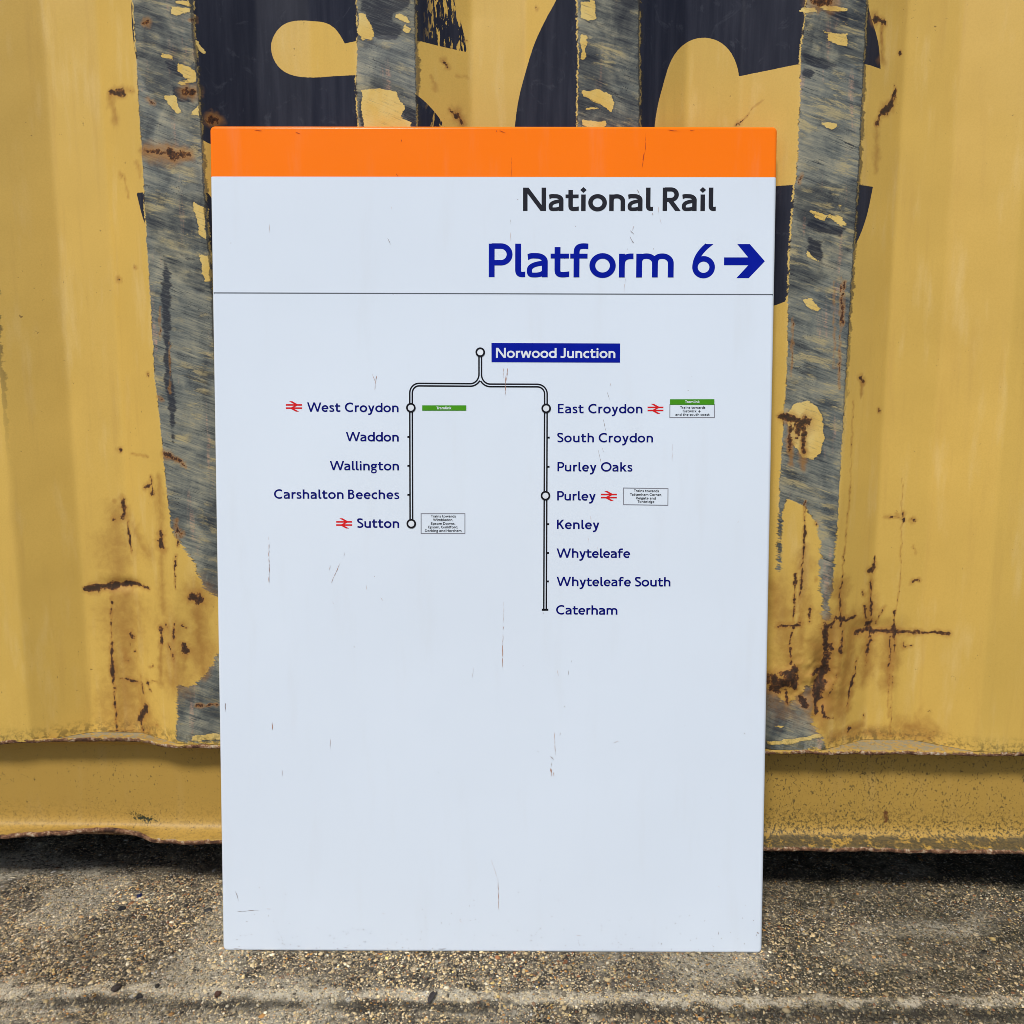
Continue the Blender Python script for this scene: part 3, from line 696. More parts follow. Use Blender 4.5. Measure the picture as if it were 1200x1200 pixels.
def under_mat():
    g = G('dark_underside'); p = g.obj()
    return g.done(g.mix(g.noise(p, 8, 4), (.02, .018, .015), (.05, .042, .035)), .9, None, .2)
M_under = under_mat()
box('top_rail', -3.17, 2.93, -.012, .05, 2.44, 2.56, M_yel, container)
box('roof', -3.17, 2.93, .05, 2.40, 2.50, 2.56, M_yel, container)
box('floor', -3.17, 2.93, .061, 2.40, .10, .226, M_under, container)
box('rear_wall', -3.17, 2.93, 2.401, 2.43, .086, 2.56, M_yel, container)
for x0 in (-3.33, 2.931):
    box('corner_post', x0, x0 + .159, -.014, .16, .02, 2.58, M_yel, container, .01)
for x0 in (-3.25, 2.97):
    box('end_wall', x0, x0 + .06, .161, 2.43, .086, 2.56, M_yel, container)

# ================================================================== THE SIGN
sign = thing('platform_sign', 'large white enamel railway platform sign with orange top band leaning against a yellow container', 'sign', M_SIGN)
def rrect(w, h, inset, r, n=8):
    """closed outline of a rounded rectangle, bottom edge at z = inset"""
    r = max(r - inset, .0006); x0, x1, z0, z1 = -w / 2 + inset, w / 2 - inset, inset, h - inset
    pts = []
    for cx, cz, a0 in ((x1 - r, z0 + r, -90), (x1 - r, z1 - r, 0), (x0 + r, z1 - r, 90), (x0 + r, z0 + r, 180)):
        for i in range(n + 1):
            a = math.radians(a0 + 90 * i / n); pts.append((cx + r * math.cos(a), cz + r * math.sin(a)))
    return pts
def tray():
    bm = bmesh.new(); R = .0042; rings = []
    prof_ = [(R * (1 - math.sin(a)), R * (1 - math.cos(a))) for a in [math.radians(90 * i / 6) for i in range(7)]]
    prof_ += [(0, ST - .0015), (.0012, ST)]
    for ins, y in prof_:
        rings.append([bm.verts.new((x, y, z)) for x, z in rrect(SW, SH, ins, .0065)])
    n = len(rings[0])
    for a, b in zip(rings, rings[1:]):
        for i in range(n): bm.faces.new((a[i], a[(i + 1) % n], b[(i + 1) % n], b[i]))
    bm.faces.new(rings[0][::-1]); bm.faces.new(rings[-1])
    bmesh.ops.recalc_face_normals(bm, faces=bm.faces)
    return bm
ZBAND = float(S(578, 207.3)[1])
for nm, mat, up in (('panel', M_white, False), ('header_band', M_orange, True)):
    bm = tray()
    bmesh.ops.bisect_plane(bm, geom=bm.verts[:] + bm.edges[:] + bm.faces[:], plane_co=(0, 0, ZBAND), plane_no=(0, 0, 1), clear_inner=up, clear_outer=not up)
    o = from_bm(nm, bm, mat, sign)
    for p in o.data.polygons: p.use_smooth = p.area < .02 and abs(p.normal.y) < .999

# ---- flat artwork: every piece a thin film in front of the enamel face
class Film:
    def __init__(s, level=0): s.v = []; s.f = []; s.k = 0; s.level = level
    def y(s):
        s.k += 1
        return -(.00018 + .00022 * s.level + .000012 * (s.k % 14))
    def poly(s, pts):
        y = s.y(); b = len(s.v)
        s.v += [(p[0], y, p[1]) for p in pts]; s.f.append(list(range(b, b + len(pts))))
    def strip(s, L, R):
        y = s.y(); b = len(s.v); n = len(L)
        for l, r in zip(L, R): s.v += [(l[0], y, l[1]), (r[0], y, r[1])]
        for i in range(n - 1): s.f.append([b + 2 * i, b + 2 * i + 1, b + 2 * i + 3, b + 2 * i + 2])
    def build(s, name, mat, parent, label=None):
        me = bpy.data.meshes.new(name); me.from_pydata(s.v, [], s.f)
        bm = bmesh.new(); bm.from_mesh(me)
        for f in bm.faces:
            f.normal_update()
            if f.normal.y > 0: f.normal_flip()
        bm.to_mesh(me); bm.free()
        o = link_mesh(name, me, mat, parent)
        if label: o['label'] = label
        return o
def offset_path(P, w, c0='b', c1='b', closed=False):
    P = np.array(P, float)
    keep = [0] + [i for i in range(1, len(P)) if np.hypot(*(P[i] - P[i - 1])) > 1e-7]
    P = P[keep]; n = len(P)
    T = np.diff(P, axis=0); T /= np.hypot(T[:, 0], T[:, 1])[:, None]
    L, R = [], []
    for i in range(n):
        if closed and i in (0, n - 1): a, b = T[-1], T[0]
        else: a = T[max(i - 1, 0)]; b = T[min(i, n - 2)]
        t = a + b; t /= max(np.hypot(*t), 1e-9)
        nrm = np.array((-t[1], t[0])); k = max(a[0] * t[0] + a[1] * t[1], .35)
        L.append(P[i] + nrm * w / 2 / k); R.append(P[i] - nrm * w / 2 / k)
    for idx, cap, t in ((0, c0, T[0]), (-1, c1, T[-1])):
        ax = {'h': 1, 'v': 0}.get(cap)
        if ax is None or abs(t[ax]) < .15: continue
        for A_ in (L, R): A_[idx] = A_[idx] + t * ((P[idx][ax] - A_[idx][ax]) / t[ax])
    return L, R
def arc(cx, cy, rx, ry, a0, a1, n=20):
    return [(cx + rx * math.cos(math.radians(a0 + (a1 - a0) * i / n)), cy + ry * math.sin(math.radians(a0 + (a1 - a0) * i / n))) for i in range(n + 1)]
def bez(p0, p1, p2, p3, n=14):
    o = []
    for i in range(n + 1):
        t = i / n; u = 1 - t
        o.append(tuple(u ** 3 * a + 3 * u * u * t * b + 3 * u * t * t * c + t ** 3 * d for a, b, c, d in zip(p0, p1, p2, p3)))
    return o
def spline(pts, n=8):
    P = [np.array(p, float) for p in pts]; P = [2 * P[0] - P[1]] + P + [2 * P[-1] - P[-2]]
    o = []
    for i in range(1, len(P) - 2):
        for j in range(n):
            t = j / n
            o.append(tuple(.5 * (2 * P[i] + (P[i + 1] - P[i - 1]) * t + (2 * P[i - 1] - 5 * P[i] + 4 * P[i + 1] - P[i + 2]) * t * t + (3 * P[i] - P[i - 1] - 3 * P[i + 1] + P[i + 2]) * t ** 3)))
    o.append(tuple(P[-2]))
    return o
# humanist round sans letterforms: cap height 1, x-height .7; each returns (strokes, polygons, ink width)
def glyph(ch, w):
    h = w / 2; b = w * .88; XH = .705
    st, pg = [], []
    def s(path, c0='b', c1='b', wd=w): st.append((path, wd, c0, c1))
    def diag(x0, y0, x1, y1, wd=w):
        dx, dy = x1 - x0, y1 - y0; hw = wd / 2 * math.hypot(dx, dy) / abs(dy)
        pg.append([(x0 - hw, y0), (x0 + hw, y0), (x1 + hw, y1), (x1 - hw, y1)])
    def stem(x, y0=0, y1=1): s([(x, y0), (x, y1)])
    def bar(x0, x1, y): s([(x0, y), (x1, y)], wd=b)
    def ring(cx, cy, rx, ry): st.append((arc(cx, cy, rx, ry, 0, 360, 44), w, 'o', 'o'))
    def arch(x, W):                                        # shoulder from a stem at x to a stem at W-h
        rxx = (W - h - x) * .52; cx = W - h - rxx
        s([(x, .40)] + bez((x, .44), (x + .01, .60), (cx - rxx * .55, XH + .012 - h), (cx, XH + .012 - h))[1:] + arc(cx, XH + .012 - h - .21, rxx, .21, 90, 0, 12)[1:] + [(W - h, 0)])
    W = .6
    if ch == 'N': W = .90; stem(h); stem(W - h); pg.append([(0, 1), (w * 1.22, 1), (W, 0), (W - w * 1.22, 0)])
    elif ch == 'P': W = .66; stem(h); s([(h, 1 - b / 2), (.34, 1 - b / 2)] + arc(.34, .68, W - h - .34, .32 - b / 2, 90, -90)[1:] + [(h, .36 + b / 2)])
    elif ch == 'R': W = .71; stem(h); s([(h, 1 - b / 2), (.33, 1 - b / 2)] + arc(.33, .70, .63 - h - .33, .30 - b / 2, 90, -90)[1:] + [(h, .40 + b / 2)]); diag(.30, .44, W - w * .62, 0)
    elif ch == 'B': W = .62; stem(h); s([(h, 1 - b / 2), (.31, 1 - b / 2)] + arc(.31, .76, .56 - h - .31, .24 - b / 2, 90, -90)[1:] + [(h, .52 + b / 2)], wd=b); s([(h, .55), (.33, .55)] + arc(.33, .275 + b / 4, W - h - .33, .275 - b / 4, 90, -90)[1:] + [(h, b / 2)], wd=b)
    elif ch == 'D': W = .84; stem(h); s([(h, 1 - b / 2), (.36, 1 - b / 2)] + arc(.36, .5, W - h - .36, .5 - b / 2, 90, -90, 24)[1:] + [(h, b / 2)])
    elif ch == 'E': W = .56; stem(h); bar(0, W, 1 - b / 2); bar(0, W * .92, .52); bar(0, W, b / 2)
    elif ch == 'T': W = .70; stem(W / 2); bar(0, W, 1 - b / 2)
    elif ch == 'H': W = .80; stem(h); stem(W - h); bar(0, W, .52)
    elif ch == 'K': W = .70; stem(h); diag(W - w * .72, 1, h + w * .25, .42); diag(.27, .58, W - w * .55, 0)
    elif ch == 'J': W = .46; s([(W - h, 1), (W - h, .26)] + bez((W - h, .26), (W - h, .08), (W - .22, h - .02), (.0, h + .035))[1:], 'b', 'v')
    elif ch == 'W':
        W = 1.40
        for a, c in (((w * .55, 1), (.38, 0)), ((.38, 0), (.70, 1)), ((.70, 1), (1.02, 0)), ((1.02, 0), (W - w * .55, 1))): diag(a[0], a[1], c[0], c[1], w * .94)
    elif ch == 'O': W = 1.0; ring(.5, .5, .515 - h, .515 - h)
    elif ch == 'C': W = .84; s(arc(.515, .5, .515 - h, .515 - h, 52, 308, 36), 'v', 'v')
    elif ch == 'G': W = .92; s(arc(.515, .5, .515 - h, .515 - h, 50, 322, 36), 'v', 'b'); s([(W - h, .10), (W - h, .46)]); bar(.52, W, .46)
    elif ch == 'S': W = .58; s(spline([(.52, .875), (.42, 1 - h - .005), (.27, 1.012 - h), (.11, .90), (.085, .74), (.19, .60), (.37, .49), (W - h + .015, .34), (W - h - .01, .16), (.33, h - .012), (.18, h - .005), (.03, .115)]), 'v', 'v')
    elif ch == '6':
        W = .67; s(arc(W / 2, .315, W / 2 - h, .33 - h, 0, 360, 44), 'o', 'o'); s(bez((h, .315), (h + .005, .58), (.24, .80), (.49, 1.0)), 'b', 'h')
    elif ch == 'a':
        W = .59; s(bez((.045, .605), (.13, .655), (.20, XH + .015 - h), (.29, XH + .015 - h)) + arc(.29, .47, W - h - .29, XH + .015 - h - .47, 90, 0, 12)[1:] + [(W - h, 0)], 'v', 'b')
        s(bez((W - h, .45 - h * .3), (.36, .44 - h * .3), (h - .01, .38), (h, .20)) + bez((h, .20), (h, .06), (.14, h - .015), (.235, h - .015))[1:] + bez((.235, h - .015), (.38, h - .015), (.5, .11), (W - h, .22))[1:], wd=b)
    elif ch == 'b': W = .70; stem(h); ring(W - .36, .352, .36 - h, .365 - h)
    elif ch == 'd': W = .70; stem(W - h); ring(.36, .352, .36 - h, .365 - h)
    elif ch == 'p': W = .70; stem(h, -.30, XH); ring(W - .36, .352, .36 - h, .365 - h)
    elif ch == 'o': W = .73; ring(W / 2, .352, W / 2 - h, .370 - h)
    elif ch == 'c': W = .56; s(arc(.365, .352, .365 - h, .37 - h, 55, 305, 30), 'v', 'v')
    elif ch == 'e': W = .67; s([(h, .352), (W - h * .6, .352)], wd=b * .85); s(arc(.345, .352, W - .345 - h, .37 - h, 0, 90, 14) + arc(.365, .352, .365 - h, .37 - h, 95, 312, 26), 'h', 'v')
    elif ch == 'f': W = .50; s([(.095 + h, 0), (.095 + h, .74)] + bez((.095 + h, .74), (.095 + h, .93), (.28, 1.03 - h), (W, 1.005 - h))[1:], 'b', 'v'); bar(0, W - .02, XH - b / 2)
    elif ch == 'g':
        W = .62; ring(.28, .46, .28 - h, .255 - h); s([(.42, .66 - b * .2), (W, XH - b / 2)], 'b', 'v', b)
        s(bez((.16, .26), (.06, .16), (.10, .085), (.28, .085)) + bez((.28, .085), (.50, .085), (W - .07 - h + .03, .02), (W - .07 - h + .03, -.09))[1:] + bez((W - h - .04, -.09), (W - h - .04, -.20), (.42, -.285 + h * .3), (.28, -.285 + h * .3))[1:] + bez((.28, -.285 + h * .3), (.12, -.285 + h * .3), (h, -.22), (h, -.12))[1:] + bez((h, -.12), (h, -.02), (.12, .05), (.22, .085))[1:], wd=b * .9)
    elif ch == 'h': W = .62; stem(h); arch(h, W)
    elif ch == 'n': W = .62; stem(h, 0, XH); arch(h, W)
    elif ch == 'm': W = 1.04; stem(h, 0, XH); arch(h, W / 2 + h); arch(W / 2, W)
    elif ch == 'i': W = max(w * 1.12, .16); stem(W / 2, 0, XH); q = w * .70; pg.append([(W / 2 - q, .90), (W / 2, .90 - q), (W / 2 + q, .90), (W / 2, .90 + q)])
    elif ch == 'k': W = .62; stem(h); diag(W - w * .75, XH, h + w * .2, .28); diag(.25, .42, W - w * .55, 0)
    elif ch == 'l': W = .28; s([(h, 1), (h, .24)] + bez((h, .24), (h, .09), (h + .05, h - .015), (W, h + .005))[1:], 'b', 'v')
    elif ch == 'r': W = .40; stem(h, 0, XH); s([(h, .36)] + bez((h, .42), (h + .02, .60), (.24, XH + .02 - h), (W, XH - h + .005))[1:], 'b', 'v')
    elif ch == 's': W = .48; s(spline([(.425, .60), (.34, XH + .008 - h), (.24, XH + .015 - h), (.105, .625 - h * .1), (.095, .50), (.20, .40), (.33, .325), (W - h + .015, .22), (W - h - .02, .09 + h * .15), (.27, h - .015), (.14, h - .005), (.02, .105)]), 'v', 'v', b)
    elif ch == 't': W = .52; s([(.11 + h, .90), (.11 + h, .24)] + bez((.11 + h, .24), (.11 + h, .08), (.24, h - .03), (W, h + .015))[1:], 'b', 'v'); bar(0, W - .01, XH - b / 2)
    elif ch == 'u':
        W = .62; stem(W - h, 0, XH); rxx = (W - 2 * h) * .5
        s([(h, XH), (h, .24)] + arc(h + rxx, .22 - .0, rxx, .22 - h + .012, 180, 270, 12)[1:] + bez((h + rxx, h - .012), (W - h - .06, h - .01), (W - h, .14), (W - h, .30))[1:])
    elif ch == 'w':
        W = 1.0
        for a, c in (((w * .55, XH), (.27, 0)), ((.27, 0), (.50, XH)), ((.50, XH), (.73, 0)), ((.73, 0), (W - w * .55, XH))): diag(a[0], a[1], c[0], c[1], w * .94)
    elif ch == 'y':
        W = .64; diag(w * .55, XH, .335, .02); s([(W - w * .55, XH), (.315, -.06)] + bez((.315, -.06), (.26, -.20), (.18, -.27), (.02, -.265 + h * .4))[1:], 'h', 'v')
    elif ch == ',': W = .16; s([(.10, .10), (.05, -.12)], 'h', 'h')
    elif ch == '+':                                        # little aeroplane
        W = .8; s([(0, .36), (W, .36)], wd=.16); pg.append([(.30, .86), (.46, .86), (.62, .36), (.40, .36)]); pg.append([(.30, -.14), (.46, -.14), (.62, .36), (.40, .36)]); pg.append([(0, .58), (.10, .58), (.20, .36), (.06, .36)]); pg.append([(0, .14), (.10, .14), (.20, .36), (.06, .36)])
    return st, pg, W
ROUND = 'oecdbpgCOGDSs6'
def side(a, b, w):
    if b is None or a is None: return 0
    k = .145 - .35 * (w - .13)
    if a in ROUND: k -= .045
    if b in ROUND + 'a': k -= .045
    if a in 'ltrfk': k -= .055
    if b in 'tfwy': k -= .055
    if a in 'wyWKTPR': k -= .06
    if a in 'TPW' and b in 'aouer': k -= .06
    return k
def text(txt, xl, xr, yb, cap, w, mat, level=0, yb2=None, parent=None, name='lettering', label=None, tall=1.0):
    """set a line between two points of the artwork on a baseline"""
    B0 = S(xl, yb); B1 = S(xr, yb if yb2 is None else yb2)
    H = float(np.hypot(*(S((xl + xr) / 2, yb - cap) - S((xl + xr) / 2, yb)))) * tall
    ex = B1 - B0; Wd = np.hypot(*ex); ex /= Wd; ey = np.array((-ex[1], ex[0]))
    items = []; x = 0; prev = None; gaps = 0
    for ch in txt:
        if ch == ' ': x += .36; prev = None; gaps += 1; continue
        if items:
            x += side(prev, ch, w); gaps += 1
        items.append((ch, x, gaps)); x += glyph(ch, w)[2]; prev = ch
    nat = x
    # squeeze the letters a little, take the rest up in the spacing
    target = Wd / H; sx = min(max((target / nat), .90), 1.12)
    track = (target - nat * sx) / max(gaps, 1)
    F = Film(level)
    for ch, gx_, gi in items:
        st, pg, _ = glyph(ch, w)
        T = lambda p: B0 + ex * ((gx_ + p[0]) * sx + track * gi) * H + ey * p[1] * H
        for path, wd, c0, c1 in st:
            L, R = offset_path(path, wd, c0, c1, c0 == 'o')
            F.strip([T(p) for p in L], [T(p) for p in R])
        for p in pg: F.poly([T(q) for q in p])
    return F.build(name, mat, parent or sign, label)
def rect(F, x0, y0, x1, y1, x2, y2, x3, y3): F.poly([S(x0, y0), S(x1, y1), S(x2, y2), S(x3, y3)])

text('National Rail', 612.9, 838.7, 247.2, 27.3, .176, I_head, label='charcoal heading in two words at the top right')
text('Platform', 572.7, 789.3, 324.8, 39.3, .163, I_blue, yb2=325.2, label='large blue word Platform')
text('6', 811.0, 837.6, 325.6, 39.6, .163, I_blue, label='large blue number 6')
F = Film(); F.poly([S(730 + x / 6.6667, 270 + y / 6.6667) for x, y in ((790, 211), (979, 211), (893, 107), (991, 107), (1108, 241), (982, 373), (886, 373), (979, 272), (789, 272))])
F.build('arrow', I_blue, sign, 'solid blue arrow pointing right')
zt = [S(246, 343.2), S(911, 345.2)]
F = Film(); F.poly([(-SW / 2 + .0022, zt[0][1] - .0006), (SW / 2 - .0022, zt[1][1] - .0006), (SW / 2 - .0022, zt[1][1] + .0006), (-SW / 2 + .0022, zt[0][1] + .0006)])
F.build('divider_line', ink('divider_ink', (.10, .11, .125)), sign)

# station name plate
F = Film(); rect(F, 575.9, 401.9, 726.7, 402.5, 726.6, 425.0, 576, 424.5); plate = F.build('name_plate', I_blue, sign)
text('Norwood Junction', 581.2, 721.0, 419.3, 11.6, .175, I_white, 1, yb2=419.7, parent=plate)

# route lines: double line with junction
def double(F, pts, gap, wd, cut=None):
    for sgn in (-1, 1):
        L, R = offset_path(pts, gap); side_ = L if sgn > 0 else R
        side_ = [p for p in side_]
        if cut and cut(sgn): side_ = [p for p in side_ if cut(sgn)(p)]
        l, r = offset_path(side_, wd)
        F.strip([S(*p) for p in l], [S(*p) for p in r])
F = Film()
GAP, LW = 3.0, 1.75
lp = [(562.8, 417), (562.8, 438.5)] + [tuple(q) for q in arc(551.2, 438.5, 11.6, 12.6, 0, 90, 14)][1:] + [(491, 450.7)] + arc(491, 460.6, 9.3, 9.9, -90, -180, 12)[1:] + [(481.7, 474), (482.1, 612)]
lp = [(x, y) for x, y in lp]
rp = [(562.8, 417), (562.8, 439)] + [tuple(q) for q in arc(574.6, 439, 11.8, 12.6, 180, 90, 14)][1:] + [(629.5, 451.8)] + arc(629.5, 461.6, 10.2, 9.8, -90, 0, 12)[1:] + [(639.7, 476), (638.7, 714.5)]
def cutl(sgn): return (lambda p: p[0] < 562.7) if sgn < 0 else None
def cutr(sgn): return (lambda p: p[0] > 562.9) if sgn > 0 else None
def branch(pts, right):
    L, R = offset_path(pts, GAP)
    for q in (L, R):
        q = [p for p in q]
        inner = (q[0][0] > 562.8) if not right else (q[0][0] < 562.8)
        if inner: q = [p for p in q if (p[0] < 562.75 if not right else p[0] > 562.85)]
        l, r = offset_path(q, LW)
        F.strip([S(*p) for p in l], [S(*p) for p in r])
branch(lp, False); branch(rp, True)
F.build('route_line', I_black, sign, 'thin black double line that forks into two branches')
def ring_marker(cx, cy, r=5.6, wd=2.05):
    F = Film(1); c = S(cx, cy); k = np.hypot(*(S(cx + 1, cy) - c))
    F.poly([c + k * (r - wd * .6) * np.array((math.cos(a), math.sin(a))) for a in np.linspace(0, 2 * math.pi, 40, endpoint=False)])
    o = F.build('interchange_marker', I_white, sign)
    F = Film(2); P = [c + k * (r - wd / 2) * np.array((math.cos(a), math.sin(a))) for a in np.linspace(0, 2 * math.pi, 45)]
    L, R = offset_path(P, wd * k, 'o', 'o', True); F.strip(L, R); F.build('ring', I_black, o)
for cx, cy in ((562.8, 412.8), (481.5, 477.8), (640, 478.6), (639.2, 580.8), (482, 613.6)): ring_marker(cx, cy)
def tick(x0, x1, y, hh=1.1):
    F = Film(); rect(F, x0, y - hh, x1, y - hh, x1, y + hh, x0, y + hh); F.build('station_tick', I_black, sign)
for y in (512, 545.8, 579.8): tick(477.4, 481, y)
for y in (512.8, 547, 614.2, 648, 681.3): tick(640.2, 644.2 - (y - 512) * .006, y)
tick(634.9, 642.6, 714.5, 1.2)

WN = .166
for t, xl, xr, yb, yb2 in (('West Croydon', 359.8, 467.1, 482.4, 483.0), ('Waddon', 405.2, 467.3, 517.0, 517.3), ('Wallington', 386.4, 467.6, 551.0, 551.2), ('Carshalton Beeches', 321.2, 467.9, 584.3, 584.8), ('Sutton', 418.6, 467.8, 618.4, 618.6),
                           ('East Croydon', 653.7, 752.8, 484.2, 484.3), ('South Croydon', 653.0, 765.2, 518.2, 518.4), ('Purley Oaks', 653.2, 741.0, 552.3, 552.6), ('Purley', 652.9, 698.0, 586.4, 586.5), ('Kenley', 652.6, 702.3, 619.8, 620.0),
                           ('Whyteleafe', 652.1, 738.5, 653.5, 653.7), ('Whyteleafe South', 652.1, 785.6, 686.7, 687.2), ('Caterham', 651.6, 723.5, 720.0, 720.3)):
    text(t, xl, xr, yb, 10.9, WN, I_navy, yb2=yb2, label='dark blue station name ' + t)
def rail_symbol(x0, y0, x1, y1):
    F = Film(); T = lambda p: S(x0 + p[0] * (x1 - x0), y0 + p[1] * (y1 - y0))
    for y in (.355, .665): F.poly([T((0, y - .075)), T((1, y - .075)), T((1, y + .075)), T((0, y + .075))])
    for a, b in (((.30, .0), (.70, .355)), ((.70, .355), (.33, .665)), ((.33, .665), (.72, 1.0))):
        hw = .085 if a[0] == .70 else .10
        F.poly([T((a[0] - hw, a[1])), T((a[0] + hw, a[1])), T((b[0] + hw, b[1])), T((b[0] - hw, b[1]))])
    F.build('rail_symbol', I_red, sign, 'red double arrow rail symbol')
rail_symbol(335.0, 470.2, 354.0, 482.3); rail_symbol(394.0, 607.3, 412.6, 619.2); rail_symbol(758.8, 473.2, 777.4, 484.9); rail_symbol(704.1, 575.3, 722.9, 587.0)
# small information boxes
def outline(corners, name='note_frame'):
    F = Film(); P = [S(*q) for q in corners]; k = .00050
    ctr = sum(P) / 4
    for a, b in zip(P, P[1:] + P[:1]):
        t = (b - a) / np.hypot(*(b - a)); n = np.array((-t[1], t[0])) * k
        F.poly([a - t * k + n, b + t * k + n, b + t * k - n, a - t * k - n])
    return F.build(name, I_grey, sign)
F = Film(1); rect(F, 494.8, 475, 546.4, 475, 546.4, 481.2, 494.8, 481.2); gb = F.build('green_box', I_green, sign)
text('Tramlink', 511.4, 529.0, 479.7, 3.1, .18, I_white, 2, parent=gb)
F = Film(1); rect(F, 785.0, 467.9, 837.1, 467.8, 837.1, 474.2, 785.0, 474.2); gb = F.build('green_box', I_green, sign)
text('Tramlink', 802.6, 819.8, 472.4, 3.1, .18, I_white, 2, parent=gb)
fr = outline([(785.0, 474), (837.1, 474), (837.2, 489.3), (784.9, 489.3)])
for t, a, b, y in (('Trains towards', 797, 826.4, 478.9), ('Gatwick', 800, 816.2, 483.1), ('+', 818.4, 821.5, 483.1), ('and the south coast', 791.4, 831.4, 487.2)):
    text(t, a, b, y, 2.9, .165, I_black, 0, parent=fr, name='small_lettering')
fr = outline([(730.7, 571.8), (782.8, 572.6), (782.6, 592.1), (730.6, 591.3)])
for t, a, b, y in (('Trains towards', 742.8, 772, 576.4), ('Tattenham Corner,', 738.2, 775.6, 580.8), ('Reigate and', 745.3, 768.5, 585.0), ('Tonbridge', 747, 766.8, 589.1)):
    text(t, a, b, y, 2.9, .165, I_black, 0, yb2=y + .3, parent=fr, name='small_lettering')
fr = outline([(493.5, 601.9), (544.8, 601.9), (544.8, 625.2), (493.5, 625.2)])
for t, a, b, y in (('Trains towards', 505, 534.1, 606.3), ('Wimbledon,', 507.4, 531, 610.5), ('Epsom Downs,', 505, 533.5, 614.9), ('Epsom, Guildford,', 502, 536.7, 619.0), ('Dorking and Horsham', 498, 540.8, 623.3)):
    text(t, a, b, y, 2.9, .165, I_black, 0, parent=fr, name='small_lettering')
# scuffs and scratches: ragged slivers
rng = random.Random(4)
SCM = {'g': I_scuff, 'b': I_rustscuff, 'p': I_pale, 'o': ink('orange_scuff', (.42, .06, .02))}
chips = Film(1)
def scratch(kind, x0, y0, x1, y1, wpx, broken=0.35, n=None, film=None):
    F = film or Film(1)
    L_ = math.hypot(x1 - x0, y1 - y0); n = n or max(3, int(L_ / 2.2))
    nx, ny = -(y1 - y0) / L_, (x1 - x0) / L_
    i = 0
    while i < n:
        m = rng.randint(2, 6)
        if rng.random() > broken:
            l, r = [], []
            for j in range(min(m, n - i) + 1):
                t = (i + j) / n; e = min(t, 1 - t) * 4 + .25; ww = wpx * .5 * min(1, e) * rng.uniform(.35, 1.0)
                if j in (0, m): ww *= .2
                c = rng.uniform(-.25, .25)
                l.append(S(x0 + (x1 - x0) * t + nx * (ww + c), y0 + (y1 - y0) * t + ny * (ww + c))); r.append(S(x0 + (x1 - x0) * t - nx * (ww - c), y0 + (y1 - y0) * t - ny * (ww - c)))
            if len(l) > 1: F.strip(l, r)
        i += m
    if film is None and F.f: F.build('scratch', SCM[kind], sign)
